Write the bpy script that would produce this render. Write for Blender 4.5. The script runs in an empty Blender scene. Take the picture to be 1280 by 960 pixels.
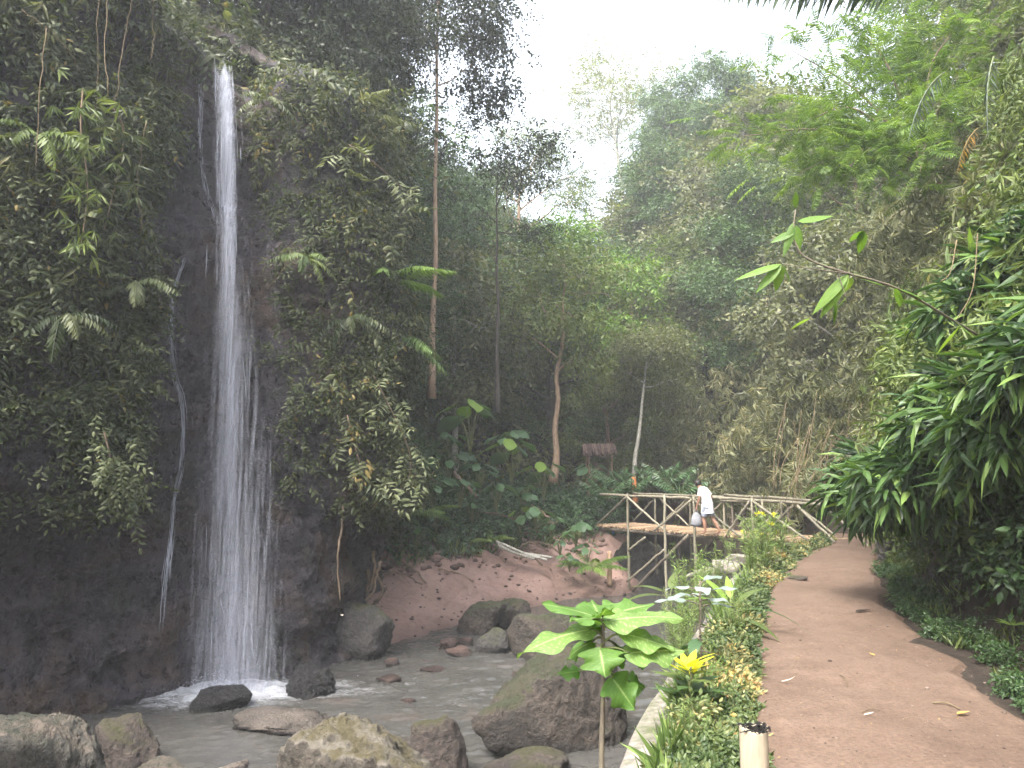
import bpy, bmesh, math, random
import numpy as np
from mathutils import Vector, Matrix
C = bpy.context.scene
COL = C.collection
rng = np.random.default_rng(7)
random.seed(7)
PI = math.pi

# ------------------------------------------------------------------ camera model (also used to measure the photo)
F0, CX, CY = 962.0, 640.0, 480.0
PITCH = math.radians(6.5)
CAMZ = 1.6
cP, sP = math.cos(PITCH), math.sin(PITCH)
WATER = -1.8

def ray(px, py):
    u, v = (px - CX) / F0, (CY - py) / F0
    return np.array([u, cP - v * sP, sP + v * cP])
def at(px, py, Y):
    d = ray(px, py); t = Y / d[1]
    return np.array([d[0] * t, Y, CAMZ + d[2] * t])
def onz(px, py, z):
    d = ray(px, py); t = (z - CAMZ) / d[2]
    return np.array([d[0] * t, d[1] * t, z])
def proj(P):
    P = np.asarray(P, float)
    q = P - np.array([0, 0, CAMZ])
    dep = q[..., 1] * cP + q[..., 2] * sP
    up = -q[..., 1] * sP + q[..., 2] * cP
    dep = np.where(np.abs(dep) < 1e-6, 1e-6, dep)
    return CX + F0 * q[..., 0] / dep, CY - F0 * up / dep, dep

# ------------------------------------------------------------------ noise
def _hash(ix, iy, iz, seed):
    h = (ix.astype(np.int64) * 374761393 + iy.astype(np.int64) * 668265263 + iz.astype(np.int64) * 1274126177 + seed * 974634777) & 0xFFFFFFFF
    h = ((h ^ (h >> 13)) * 1274126177) & 0xFFFFFFFF
    h = h ^ (h >> 16)
    return (h & 0xFFFFFF) / float(0xFFFFFF)
def vnoise(P, seed=0):
    P = np.asarray(P, float)
    i = np.floor(P).astype(np.int64); f = P - i
    f = f * f * f * (f * (f * 6 - 15) + 10)
    r = 0
    for dx in (0, 1):
        wx = f[..., 0] if dx else 1 - f[..., 0]
        for dy in (0, 1):
            wy = f[..., 1] if dy else 1 - f[..., 1]
            for dz in (0, 1):
                wz = f[..., 2] if dz else 1 - f[..., 2]
                r = r + wx * wy * wz * _hash(i[..., 0] + dx, i[..., 1] + dy, i[..., 2] + dz, seed)
    return r
def fbm(P, octv=4, seed=0, gain=.5, ridged=False):
    P = np.asarray(P, float); a, s, t = 1.0, 0, 0
    for o in range(octv):
        n = vnoise(P * (2.03 ** o) + o * 17.3, seed + o)
        if ridged: n = 1 - np.abs(2 * n - 1)
        s = s + a * n; t += a; a *= gain
    return s / t
def sstep(a, b, x):
    t = np.clip((x - a) / (b - a), 0, 1); return t * t * (3 - 2 * t)
def norm(v):
    v = np.asarray(v, float); return v / np.maximum(np.linalg.norm(v, axis=-1, keepdims=True), 1e-9)
def inpoly(x, y, poly):
    x = np.asarray(x); r = np.zeros(x.shape, bool); n = len(poly)
    for i in range(n):
        x0, y0 = poly[i]; x1, y1 = poly[(i + 1) % n]
        if y0 == y1: continue
        c = ((y0 > y) != (y1 > y)) & (x < (x1 - x0) * (y - y0) / (y1 - y0) + x0)
        r ^= c
    return r

# ------------------------------------------------------------------ mesh plumbing
def tag(o, label=None, cat=None, group=None, kind=None):
    if label: o['label'] = label
    if cat: o['category'] = cat
    if group: o['group'] = group
    if kind: o['kind'] = kind
    return o
def empty(name, loc=(0, 0, 0), rz=0.0, label=None, cat=None, group=None, sc=1.0):
    o = bpy.data.objects.new(name, None); COL.objects.link(o)
    o.location = tuple(float(a) for a in loc); o.rotation_euler = (0, 0, rz); o.scale = (sc, sc, sc)
    o.empty_display_size = .1
    return tag(o, label, cat, group)
def dup(root, loc, rz=0.0, sc=1.0, label=None, group=None, rx=0, ry=0):
    r = root.copy(); COL.objects.link(r); r.location = tuple(float(a) for a in loc); r.rotation_euler = (rx, ry, rz)
    r.scale = (sc, sc, sc) if np.isscalar(sc) else tuple(sc)
    if label: r['label'] = label
    if group: r['group'] = group
    for ch in list(root.children):
        c = ch.copy(); COL.objects.link(c); c.parent = r
        for g in list(ch.children):
            d = g.copy(); COL.objects.link(d); d.parent = c
    return r
class MB:
    def __init__(s): s.v = []; s.f = {}; s.t = []; s.n = 0
    def add(s, V, Fc, tint=0.5):
        V = np.asarray(V, float).reshape(-1, 3); Fc = np.asarray(Fc, int)
        s.v.append(V); s.t.append(np.broadcast_to(np.asarray(tint, float), (len(V),)))
        s.f.setdefault(Fc.shape[1], []).append(Fc + s.n); s.n += len(V); return s
    def mesh(s, name, mat, smooth=False):
        me = bpy.data.meshes.new(name)
        V = np.concatenate(s.v); fs = [np.concatenate(a) for a in s.f.values()]
        li = np.concatenate([a.ravel() for a in fs])
        tot = np.concatenate([np.full(len(a), a.shape[1]) for a in fs])
        st = np.concatenate([[0], np.cumsum(tot)[:-1]])
        me.vertices.add(len(V)); me.vertices.foreach_set('co', V.astype(np.float32).ravel())
        me.loops.add(len(li)); me.loops.foreach_set('vertex_index', li.astype(np.int32))
        me.polygons.add(len(tot)); me.polygons.foreach_set('loop_start', st.astype(np.int32))
        me.polygons.foreach_set('loop_total', tot.astype(np.int32))
        me.update(calc_edges=True); me.validate()
        me.polygons.foreach_set('use_smooth', np.full(len(me.polygons), smooth))
        a = me.attributes.new('tint', 'FLOAT', 'POINT')
        T = np.concatenate(s.t)
        if len(me.vertices) == len(T): a.data.foreach_set('value', T.astype(np.float32))
        if mat: me.materials.append(mat)
        return me
    def build(s, name, mat, parent=None, smooth=False, label=None, cat=None, group=None, kind=None):
        o = bpy.data.objects.new(name, s.mesh(name, mat, smooth)); COL.objects.link(o)
        if parent: o.parent = parent
        return tag(o, label, cat, group, kind)
def frames(pts):
    pts = np.asarray(pts, float); n = len(pts)
    tg = norm(np.gradient(pts, axis=0))
    u = np.cross(tg[0], [0.31, 0.17, 0.93]); 
    if np.linalg.norm(u) < 1e-3: u = np.cross(tg[0], [1, 0, 0])
    us = []
    for i in range(n):
        u = u - tg[i] * np.dot(u, tg[i]); u = u / max(np.linalg.norm(u), 1e-9); us.append(u)
    us = np.array(us); return tg, us, np.cross(tg, us)
def tube(mb, pts, rad, sides=7, tint=.5, cap=True):
    pts = np.asarray(pts, float); n = len(pts); rad = np.broadcast_to(np.asarray(rad, float), (n,))
    tg, us, ws = frames(pts)
    a = np.arange(sides) * 2 * PI / sides
    V = pts[:, None] + rad[:, None, None] * (np.cos(a)[None, :, None] * us[:, None] + np.sin(a)[None, :, None] * ws[:, None])
    i, j = np.meshgrid(np.arange(n - 1), np.arange(sides), indexing='ij'); k = (j + 1) % sides
    Fq = np.stack([i * sides + j, i * sides + k, (i + 1) * sides + k, (i + 1) * sides + j], -1).reshape(-1, 4)
    b = mb.n; mb.add(V.reshape(-1, 3), Fq, tint)
    if cap:
        mb.f.setdefault(sides, []).append(np.array([np.arange(sides)[::-1] + b]))
        mb.f.setdefault(sides, []).append(np.array([np.arange(sides) + b + (n - 1) * sides]))
    return mb
def curve(p0, p1, n=6, sag=0., wob=0., r=None):
    r = r or rng
    t = np.linspace(0, 1, n)[:, None]
    P = np.asarray(p0, float) * (1 - t) + np.asarray(p1, float) * t
    P[:, 2] -= sag * 4 * (t * (1 - t))[:, 0]
    if wob: P[1:-1] += r.normal(0, wob, (n - 2, 3))
    return P
def smooth_curve(pts, n):
    pts = np.asarray(pts, float); m = len(pts)
    P = np.vstack([2 * pts[0] - pts[1], pts, 2 * pts[-1] - pts[-2]])
    out = []
    for t in np.linspace(0, m - 1 - 1e-6, n):
        i = int(t); f = t - i; a, b, c, d = P[i:i + 4]
        out.append(.5 * (2 * b + (c - a) * f + (2 * a - 5 * b + 4 * c - d) * f * f + (3 * b - a - 3 * c + d) * f ** 3))
    return np.array(out)
def grid_faces(nu, nv):
    i, j = np.meshgrid(np.arange(nu - 1), np.arange(nv - 1), indexing='ij')
    return np.stack([i * nv + j, (i + 1) * nv + j, (i + 1) * nv + j + 1, i * nv + j + 1], -1).reshape(-1, 4)
def box(mb, c, h, rz=0., tint=.5):
    c = np.asarray(c, float); s = np.array([[x, y, z] for x in (-1, 1) for y in (-1, 1) for z in (-1, 1)], float) * np.asarray(h)
    R = np.array([[math.cos(rz), -math.sin(rz), 0], [math.sin(rz), math.cos(rz), 0], [0, 0, 1]])
    mb.add(s @ R.T + c, [[0, 1, 3, 2], [4, 6, 7, 5], [0, 4, 5, 1], [2, 3, 7, 6], [0, 2, 6, 4], [1, 5, 7, 3]], tint); return mb

# ------------------------------------------------------------------ materials
def newmat(name):
    m = bpy.data.materials.new(name); m.use_nodes = True; nt = m.node_tree; nt.nodes.clear()
    return m, nt, nt.nodes, nt.links
def ramp(N, stops):
    r = N.new('ShaderNodeValToRGB'); e = r.color_ramp.elements
    while len(e) > 1: e.remove(e[-1])
    e[0].position = stops[0][0]; e[0].color = (*stops[0][1], 1)
    for p, c in stops[1:]:
        x = e.new(p); x.color = (*c, 1)
    return r
def noise(N, L, scale, detail=5, rough=.55, vec=None, dist=0):
    n = N.new('ShaderNodeTexNoise'); n.inputs['Scale'].default_value = scale; n.inputs['Detail'].default_value = detail
    n.inputs['Roughness'].default_value = rough; n.inputs['Distortion'].default_value = dist
    if vec: L.new(vec, n.inputs['Vector'])
    return n
def mixc(N, L, fac, a, b, mode='MIX'):
    m = N.new('ShaderNodeMix'); m.data_type = 'RGBA'; m.blend_type = mode
    for s, v in ((0, fac), (6, a), (7, b)):
        if hasattr(v, 'is_output'): L.new(v, m.inputs[s])
        else: m.inputs[s].default_value = v if s == 0 else (*v, 1)
    return m.outputs[2]
def math_(N, L, op, a, b=None):
    m = N.new('ShaderNodeMath'); m.operation = op
    for i, v in enumerate((a, b)):
        if v is None: continue
        if hasattr(v, 'is_output'): L.new(v, m.inputs[i])
        else: m.inputs[i].default_value = v
    return m.outputs[0]
def bump(N, L, h, strength, dist=.05, nrm=None):
    b = N.new('ShaderNodeBump'); b.inputs['Strength'].default_value = strength; b.inputs['Distance'].default_value = dist
    L.new(h, b.inputs['Height'])
    if nrm: L.new(nrm, b.inputs['Normal'])
    return b.outputs[0]
def leaf_mat(name, stops, rough=.48, transl=.36, spec=.32, tcol=(1.25, 1.3, .55)):
    m, nt, N, L = newmat(name)
    o = N.new('ShaderNodeOutputMaterial'); a = N.new('ShaderNodeAttribute'); a.attribute_name = 'tint'
    r = ramp(N, stops); L.new(a.outputs['Fac'], r.inputs[0])
    g = N.new('ShaderNodeNewGeometry')
    p = N.new('ShaderNodeBsdfPrincipled'); L.new(r.outputs[0], p.inputs['Base Color'])
    p.inputs['Roughness'].default_value = rough; p.inputs['Specular IOR Level'].default_value = spec
    t = N.new('ShaderNodeBsdfTranslucent')
    L.new(mixc(N, L, 1.0, r.outputs[0], tcol, 'MULTIPLY'), t.inputs[0])
    x = N.new('ShaderNodeMixShader'); x.inputs[0].default_value = transl
    L.new(p.outputs[0], x.inputs[1]); L.new(t.outputs[0], x.inputs[2]); L.new(x.outputs[0], o.inputs[0])
    return m
def rock_mat(name, dark, light, rough=.75, moss=None, moss_amt=.0, scale=1.0, bstr=.6, wet=0., top=None, top_amt=.5, veins=True):
    m, nt, N, L = newmat(name)
    o = N.new('ShaderNodeOutputMaterial'); p = N.new('ShaderNodeBsdfPrincipled'); L.new(p.outputs[0], o.inputs[0])
    tc = N.new('ShaderNodeNewGeometry'); pos = tc.outputs['Position']
    n1 = noise(N, L, 1.6 * scale, 8, .62, pos, .3); n2 = noise(N, L, 14 * scale, 6, .6, pos); n3 = noise(N, L, 60 * scale, 3, .6, pos)
    r = ramp(N, [(.3, dark), (.55, tuple((a + b) / 2 for a, b in zip(dark, light))), (.72, light)]); L.new(n1.outputs[0], r.inputs[0])
    r2 = ramp(N, [(.32, (.28, .28, .28)), (.5, (.85, .85, .85)), (.68, (1.35, 1.32, 1.3))]); L.new(n2.outputs[0], r2.inputs[0])
    col = mixc(N, L, .8, r.outputs[0], r2.outputs[0], 'MULTIPLY')
    sx = N.new('ShaderNodeSeparateXYZ'); L.new(tc.outputs['Normal'], sx.inputs[0])
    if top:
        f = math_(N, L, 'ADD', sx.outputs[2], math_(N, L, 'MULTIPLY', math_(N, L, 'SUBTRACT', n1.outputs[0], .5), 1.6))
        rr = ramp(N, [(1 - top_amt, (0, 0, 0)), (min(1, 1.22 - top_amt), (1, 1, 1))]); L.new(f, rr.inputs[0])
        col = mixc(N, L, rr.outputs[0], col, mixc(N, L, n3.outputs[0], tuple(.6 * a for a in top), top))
    if moss:
        nm = noise(N, L, 2.3 * scale, 6, .65, pos, .5)
        f = math_(N, L, 'ADD', math_(N, L, 'MULTIPLY', sx.outputs[2], .35), nm.outputs[0])
        rr = ramp(N, [(1.02 - moss_amt, (0, 0, 0)), (1.22 - moss_amt, (1, 1, 1))]); L.new(f, rr.inputs[0])
        col = mixc(N, L, rr.outputs[0], col, mixc(N, L, n2.outputs[0], tuple(.5 * a for a in moss), moss))
    sz = N.new('ShaderNodeSeparateXYZ'); L.new(pos, sz.inputs[0])       # soaked band just above the water line
    hz_ = math_(N, L, 'ADD', math_(N, L, 'MULTIPLY', math_(N, L, 'ADD', sz.outputs[2], 1.80), 5.0), math_(N, L, 'MULTIPLY', math_(N, L, 'SUBTRACT', n1.outputs[0], .5), 1.4))
    wl = ramp(N, [(.25, (.42, .42, .42)), (.75, (1, 1, 1))]); L.new(hz_, wl.inputs[0])
    col = mixc(N, L, 1.0, col, wl.outputs[0], 'MULTIPLY')
    L.new(col, p.inputs['Base Color'])
    if wet:
        rw = ramp(N, [(.35, (rough * .35,) * 3), (.65, (rough,) * 3)]); L.new(n2.outputs[0], rw.inputs[0]); L.new(rw.outputs[0], p.inputs['Roughness'])
    else: p.inputs['Roughness'].default_value = rough
    h = math_(N, L, 'ADD', math_(N, L, 'MULTIPLY', n2.outputs[0], 1.0), math_(N, L, 'MULTIPLY', n3.outputs[0], .35))
    L.new(bump(N, L, h, min(1, bstr * 1.3), .11 / scale), p.inputs['Normal'])
    return m
def plain_mat(name, c1, c2, scale=8, rough=.8, stretch=None, bstr=.3, spec=.3, objspace=False):
    m, nt, N, L = newmat(name)
    o = N.new('ShaderNodeOutputMaterial'); p = N.new('ShaderNodeBsdfPrincipled'); L.new(p.outputs[0], o.inputs[0])
    tc = N.new('ShaderNodeTexCoord'); v = tc.outputs['Object']
    if stretch:
        mp = N.new('ShaderNodeMapping'); mp.inputs['Scale'].default_value = stretch; L.new(v, mp.inputs[0]); v = mp.outputs[0]
    n = noise(N, L, scale, 6, .6, v)
    a = N.new('ShaderNodeAttribute'); a.attribute_name = 'tint'
    f = math_(N, L, 'ADD', n.outputs[0], math_(N, L, 'MULTIPLY', math_(N, L, 'SUBTRACT', a.outputs['Fac'], .5), .5))
    r = ramp(N, [(.3, c1), (.7, c2)]); L.new(f, r.inputs[0]); L.new(r.outputs[0], p.inputs['Base Color'])
    p.inputs['Roughness'].default_value = rough; p.inputs['Specular IOR Level'].default_value = spec
    if bstr: L.new(bump(N, L, n.outputs[0], bstr, .02), p.inputs['Normal'])
    return m

M = {}
M['creeper'] = leaf_mat('creeper_leaf', [(0, (.018, .028, .010)), (.45, (.040, .054, .020)), (.8, (.080, .092, .038)), (.97, (.13, .14, .065)), (1, (.22, .17, .06))])
M['creeper_pale'] = leaf_mat('pale_creeper_leaf', [(0, (.035, .05, .02)), (.5, (.08, .098, .042)), (1, (.16, .175, .09))])
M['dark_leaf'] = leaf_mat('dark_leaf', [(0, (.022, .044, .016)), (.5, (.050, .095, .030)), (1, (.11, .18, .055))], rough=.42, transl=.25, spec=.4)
M['mid_leaf'] = leaf_mat('mid_leaf', [(0, (.038, .062, .018)), (.5, (.09, .125, .038)), (1, (.18, .22, .065))])
M['bright_leaf'] = leaf_mat('bright_leaf', [(0, (.06, .12, .02)), (.5, (.12, .21, .035)), (1, (.22, .32, .06))], transl=.4)
M['lance_leaf'] = leaf_mat('lance_leaf', [(0, (.018, .040, .013)), (.45, (.042, .088, .025)), (.8, (.09, .16, .04)), (1, (.18, .27, .07))], rough=.42, transl=.38, spec=.42)
M['bamboo_leaf'] = leaf_mat('bamboo_leaf', [(0, (.060, .070, .034)), (.5, (.140, .152, .074)), (.85, (.22, .215, .12)), (1, (.31, .27, .15))], rough=.5)
M['far_leaf'] = leaf_mat('far_leaf', [(0, (.055, .070, .032)), (.5, (.135, .15, .068)), (1, (.22, .23, .11))], rough=.5, transl=.45)
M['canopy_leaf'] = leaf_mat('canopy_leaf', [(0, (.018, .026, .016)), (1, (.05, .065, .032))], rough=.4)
M['feather_leaf'] = leaf_mat('feather_leaf', [(0, (.06, .11, .02)), (.5, (.12, .20, .04)), (1, (.20, .28, .06))], transl=.45)
M['taro_leaf'] = leaf_mat('taro_leaf', [(0, (.030, .065, .026)), (.5, (.065, .125, .052)), (.8, (.11, .20, .09)), (1, (.19, .32, .16))], rough=.38, spec=.5)
M['cover_leaf'] = leaf_mat('ground_cover_leaf', [(0, (.035, .06, .018)), (.42, (.09, .12, .04)), (.66, (.22, .21, .09)), (.84, (.32, .25, .08)), (.94, (.36, .20, .09)), (1, (.20, .22, .11))], transl=.25)
M['yellow_leaf'] = leaf_mat('yellow_leaf', [(0, (.40, .42, .03)), (1, (.72, .66, .04))], transl=.35)
M['silver_leaf'] = leaf_mat('silver_leaf', [(0, (.08, .12, .09)), (1, (.22, .26, .24))], transl=.15)
M['hero_leaf'] = leaf_mat('egg_leaf', [(0, (.06, .14, .022)), (.5, (.10, .19, .04)), (.8, (.17, .26, .075)), (1, (.34, .42, .19))], rough=.5, transl=.42)
M['fine_leaf'] = leaf_mat('fine_leaf', [(0, (.07, .12, .03)), (.5, (.13, .20, .055)), (1, (.22, .29, .09))], transl=.3)
M['dead_leaf'] = leaf_mat('dead_leaf', [(0, (.16, .11, .06)), (.5, (.30, .20, .08)), (1, (.52, .30, .05))], rough=.7)
M['bark'] = plain_mat('bark', (.10, .07, .05), (.26, .20, .15), 9, .9, (3, 3, .6), .6)
M['dark_bark'] = plain_mat('dark_bark', (.035, .03, .026), (.10, .085, .07), 9, .9, (3, 3, .6), .6)
M['tan_bark'] = plain_mat('tan_bark', (.20, .13, .085), (.40, .29, .20), 9, .85, (3, 3, .6), .5)
M['pale_bark'] = plain_mat('pale_bark', (.18, .17, .14), (.45, .43, .38), 12, .85, (2, 2, 1), .5)
M['stem'] = plain_mat('green_stem', (.06, .08, .03), (.14, .15, .06), 10, .6)
M['purple_stem'] = plain_mat('purple_stem', (.07, .055, .05), (.15, .13, .085), 14, .6)
M['dry_vine'] = plain_mat('dry_vine', (.075, .055, .032), (.19, .145, .085), 8, .9)
M['root'] = plain_mat('root', (.10, .075, .05), (.28, .20, .14), 8, .9)
M['bamboo_pole'] = plain_mat('weathered_bamboo', (.075, .068, .048), (.21, .19, .14), 7, .65, (2, 2, 2), .3)
M['bamboo_dark'] = plain_mat('dark_bamboo', (.05, .042, .035), (.13, .11, .085), 7, .75)
M['slat'] = plain_mat('bamboo_slat', (.17, .115, .07), (.38, .27, .175), 5, .8)
M['thatch'] = plain_mat('thatch', (.09, .06, .055), (.24, .17, .14), 14, .95)
M['orange'] = plain_mat('orange_paint', (.42, .13, .05), (.60, .22, .08), 9, .7)
M['tan_wood'] = plain_mat('tan_wood', (.28, .18, .12), (.42, .30, .20), 9, .8)
M['blue'] = plain_mat('blue_plastic', (.04, .12, .30), (.07, .2, .45), 6, .5)
M['burnt'] = plain_mat('burnt_bamboo', (.004, .004, .004), (.02, .018, .016), 30, .9)

# ================================================================== THE SETTING
# measured outlines (metres; camera stands at 0,0,1.6 on the path, looking along +Y)
WALLX = np.array([[-3.6, -12], [-1.1, 0], [-.13, 2.6], [.56, 4.4], [.82, 5.27], [1.36, 6.8], [2.2, 9.2], [3.4, 12.4], [4.7, 14.7], [5.9, 16.5], [6.7, 17.9], [7.1, 18.9], [7.3, 19.6]])
def wall_x(y): return np.interp(y, WALLX[:, 1], WALLX[:, 0])
PL = np.array([[-3.2, -10], [-.05, 0], [.62, 2.2], [1.21, 4.16], [1.55, 5.3], [2.17, 7.33], [3.14, 9.9], [5.0, 14], [6.6, 16.7], [7.55, 18.6], [7.9, 20], [8.2, 21.2]])
PR = np.array([[-.6, -10], [2.5, 0], [2.9, 2.2], [3.25, 4.16], [3.46, 5.3], [3.88, 7.1], [4.45, 9.05], [6.0, 12.8], [7.25, 15.4], [8.8, 18.6], [9.4, 20], [9.6, 21.2]])
def path_l(y): return np.interp(y, PL[:, 1], PL[:, 0])
def path_r(y): return np.interp(y, PR[:, 1], PR[:, 0])
TOE = np.array([[-.3, -10], [3.1, 0], [3.75, 4.2], [4.0, 5.3], [4.5, 7.1], [5.0, 9.05], [6.5, 12.8], [7.8, 15.4], [9.4, 18.6], [10, 21], [9.6, 26], [8.6, 32], [6.6, 40], [4.5, 48]])
def toe_x(y): return np.interp(y, TOE[:, 1], TOE[:, 0])
SHORE = np.array([[-8, 14.6], [-3.5, 14.9], [-2.3, 15.9], [-1.2, 17.6], [0.2, 19.6], [1.3, 20.8], [3.2, 21.9], [4.0, 24], [4.8, 30], [5.5, 42], [6, 60]])
def H(x, y):
    x = np.asarray(x, float); y = np.asarray(y, float)
    P = np.stack([x, y, np.zeros_like(x)], -1)
    n1 = fbm(P * .55, 4, 11) - .5; n2 = fbm(P * 2.3, 4, 12) - .5
    # left bank: beach, then embankment, then wooded hill
    d = (y - np.interp(x, SHORE[:, 0], SHORE[:, 1])) * .8
    d = d + n1 * 1.0
    bank = np.interp(d, [-6, -1.5, 0, .35, 2.8, 4.2, 5.2, 9, 16, 40, 90], [-2.5, -2.25, -1.83, -1.66, -.85, -.55, .05, .35, 3.2, 15, 34])
    bank = bank + n2 * .22 * sstep(-.3, 1, d) + n1 * .5 * sstep(3, 5, d)
    bank = bank + (fbm(P * 1.5, 4, 14, .55, True) - .55) * .55 * sstep(2.2, 3.6, d) * (1 - sstep(5, 7, d)) - np.clip(fbm(P * [2.6, .8, 1], 3, 15, .5, True) - .72, 0, 1) * .7 * sstep(.6, 1.6, d) * (1 - sstep(3.5, 5, d))
    bank = bank + np.clip((-2.6 - x) * 1.1, 0, 9) * sstep(18, 22, y)
    # right bank: path terrace and steep slope
    s = x - toe_x(y)
    slope = np.interp(s, [-5, 0, .25, 3.2, 8, 30], [0, 0, .35, 6.8, 11, 22]) + n1 * .9 * sstep(.2, 1.5, s) + n2 * .3 * sstep(.1, .6, s)
    slope = slope + np.clip((y - 30) * .22, 0, 12) * sstep(0, 3, s)
    terr = slope + n2 * .05 - .03
    m = sstep(-.02, .14, x - wall_x(y) - .12)
    ch = 1 - sstep(19.6, 21.0, y)                     # past the bridge the terrace edge follows the slope toe
    far = sstep(-1.1, -.1, s)
    m = np.where(y > 20.3, np.maximum(m * ch, far), m)
    return bank * (1 - m) + terr * m, d, m

def axis(segs):
    out = []
    for a, b, st in segs: out.append(np.arange(a, b, st))
    return np.concatenate(out + [[segs[-1][1]]])
gx = axis([(-90, -30, 5), (-30, -10, 1.2), (-10, -4, .3), (-4, 11, .13), (11, 20, .4), (20, 40, 1.5), (40, 90, 5)])
gy = axis([(-25, -5, 2), (-5, 0, .4), (0, 26, .13), (26, 45, .45), (45, 90, 1.5), (90, 150, 6)])
X, Y = np.meshgrid(gx, gy, indexing='ij')
Z, D, Mk = H(X, Y)
sand = sstep(-.8, .2, D) * (1 - sstep(3.6, 4.6, D)) * (1 - Mk)
sand = np.where(Mk > .5, .3 * (1 - sstep(.3, .75, X - path_l(Y))), np.maximum(sand, 0.0))

m, nt, N, L = newmat('earth'); M['earth'] = m
o = N.new('ShaderNodeOutputMaterial'); p = N.new('ShaderNodeBsdfPrincipled'); L.new(p.outputs[0], o.inputs[0])
g = N.new('ShaderNodeNewGeometry'); pos = g.outputs['Position']
na, nb, nc = noise(N, L, 1.1, 7, .6, pos), noise(N, L, 9, 6, .65, pos), noise(N, L, 55, 4, .6, pos)
soil = ramp(N, [(.3, (.018, .014, .011)), (.7, (.052, .039, .030))]); L.new(nb.outputs[0], soil.inputs[0])
snd = ramp(N, [(.25, (.13, .082, .067)), (.45, (.25, .162, .135)), (.62, (.32, .215, .182)), (.8, (.38, .27, .23))])
L.new(math_(N, L, 'ADD', math_(N, L, 'MULTIPLY', na.outputs[0], .55), math_(N, L, 'MULTIPLY', nb.outputs[0], .45)), snd.inputs[0])
a = N.new('ShaderNodeAttribute'); a.attribute_name = 'tint'
c0 = mixc(N, L, a.outputs['Fac'], soil.outputs[0], snd.outputs[0])
sx = N.new('ShaderNodeSeparateXYZ'); L.new(pos, sx.inputs[0])           # wet sand stays dark just above the water line
wet = ramp(N, [(0, (.42, .42, .42)), (1, (1, 1, 1))])
L.new(math_(N, L, 'MULTIPLY', math_(N, L, 'ADD', sx.outputs[2], 1.85), 2.4), wet.inputs[0])
L.new(mixc(N, L, 1.0, c0, wet.outputs[0], 'MULTIPLY'), p.inputs['Base Color'])
p.inputs['Roughness'].default_value = .9; p.inputs['Specular IOR Level'].default_value = .2
L.new(bump(N, L, math_(N, L, 'ADD', nb.outputs[0], math_(N, L, 'MULTIPLY', nc.outputs[0], .4)), .7, .07), p.inputs['Normal'])
mb = MB(); mb.add(np.stack([X, Y, Z], -1).reshape(-1, 3), grid_faces(len(gx), len(gy)), sand.ravel())
tag(mb.build('ground', M['earth'], smooth=True), 'earth river banks, pinkish sand bar and steep valley slopes', 'ground', kind='structure')

# ---- path
m, nt, N, L = newmat('packed_earth'); M['path'] = m
o = N.new('ShaderNodeOutputMaterial'); p = N.new('ShaderNodeBsdfPrincipled'); L.new(p.outputs[0], o.inputs[0])
g = N.new('ShaderNodeNewGeometry'); pos = g.outputs['Position']
na, nb, nc, nd = noise(N, L, .8, 6, .62, pos, .4), noise(N, L, 5, 7, .68, pos, .3), noise(N, L, 38, 5, .7, pos), noise(N, L, 130, 3, .6, pos)
r1 = ramp(N, [(.28, (.074, .047, .033)), (.5, (.112, .074, .053)), (.72, (.160, .110, .083))])
L.new(math_(N, L, 'ADD', math_(N, L, 'MULTIPLY', na.outputs[0], .55), math_(N, L, 'MULTIPLY', nb.outputs[0], .45)), r1.inputs[0])
r2 = ramp(N, [(.30, (.55, .53, .51)), (.5, (1, 1, 1)), (.70, (1.3, 1.28, 1.25))]); L.new(nc.outputs[0], r2.inputs[0])
c1 = mixc(N, L, .85, r1.outputs[0], r2.outputs[0], 'MULTIPLY')
peb = ramp(N, [(.70, (0, 0, 0)), (.76, (1, 1, 1))]); L.new(nd.outputs[0], peb.inputs[0])
L.new(mixc(N, L, math_(N, L, 'MULTIPLY', peb.outputs[0], .25), c1, (.22, .175, .14)), p.inputs['Base Color'])
p.inputs['Roughness'].default_value = .82; p.inputs['Specular IOR Level'].default_value = .3
L.new(bump(N, L, math_(N, L, 'ADD', nb.outputs[0], math_(N, L, 'MULTIPLY', nc.outputs[0], .5)), .6, .04), p.inputs['Normal'])
ys = axis([(-9, 0, .3), (0, 21.2, .07)]); us = np.linspace(0, 1, 60)
U, YY = np.meshgrid(us, ys, indexing='ij')
ej = lambda s: (fbm(np.stack([YY * 1.6, U * 0, U * 0], -1), 4, s) - .5)
xl = path_l(YY) + ej(31) * .22; xr = path_r(YY) + ej(32) * .5
XX = xl + (xr - xl) * U
PZ = H(XX, YY)[0] * .6
Pn = np.stack([XX, YY, XX * 0], -1)
edge = np.minimum(U, 1 - U)
PZ = PZ + .035 + .07 * (fbm(Pn * 1.3, 4, 41) - .5) + .025 * (fbm(Pn * 6, 4, 42) - .5) - .06 * (1 - sstep(0, .07, edge))
mb = MB(); mb.add(np.stack([XX, YY, PZ], -1).reshape(-1, 3), grid_faces(len(us), len(ys)))
tag(mb.build('path', M['path'], smooth=True), 'trodden reddish earth footpath curving to the bridge', 'path', kind='structure')
def path_z(x, y):
    i = np.argmin(np.abs(ys - y)); c = XX[:, i]; return float(np.interp(x, c, PZ[:, i]))

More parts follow.
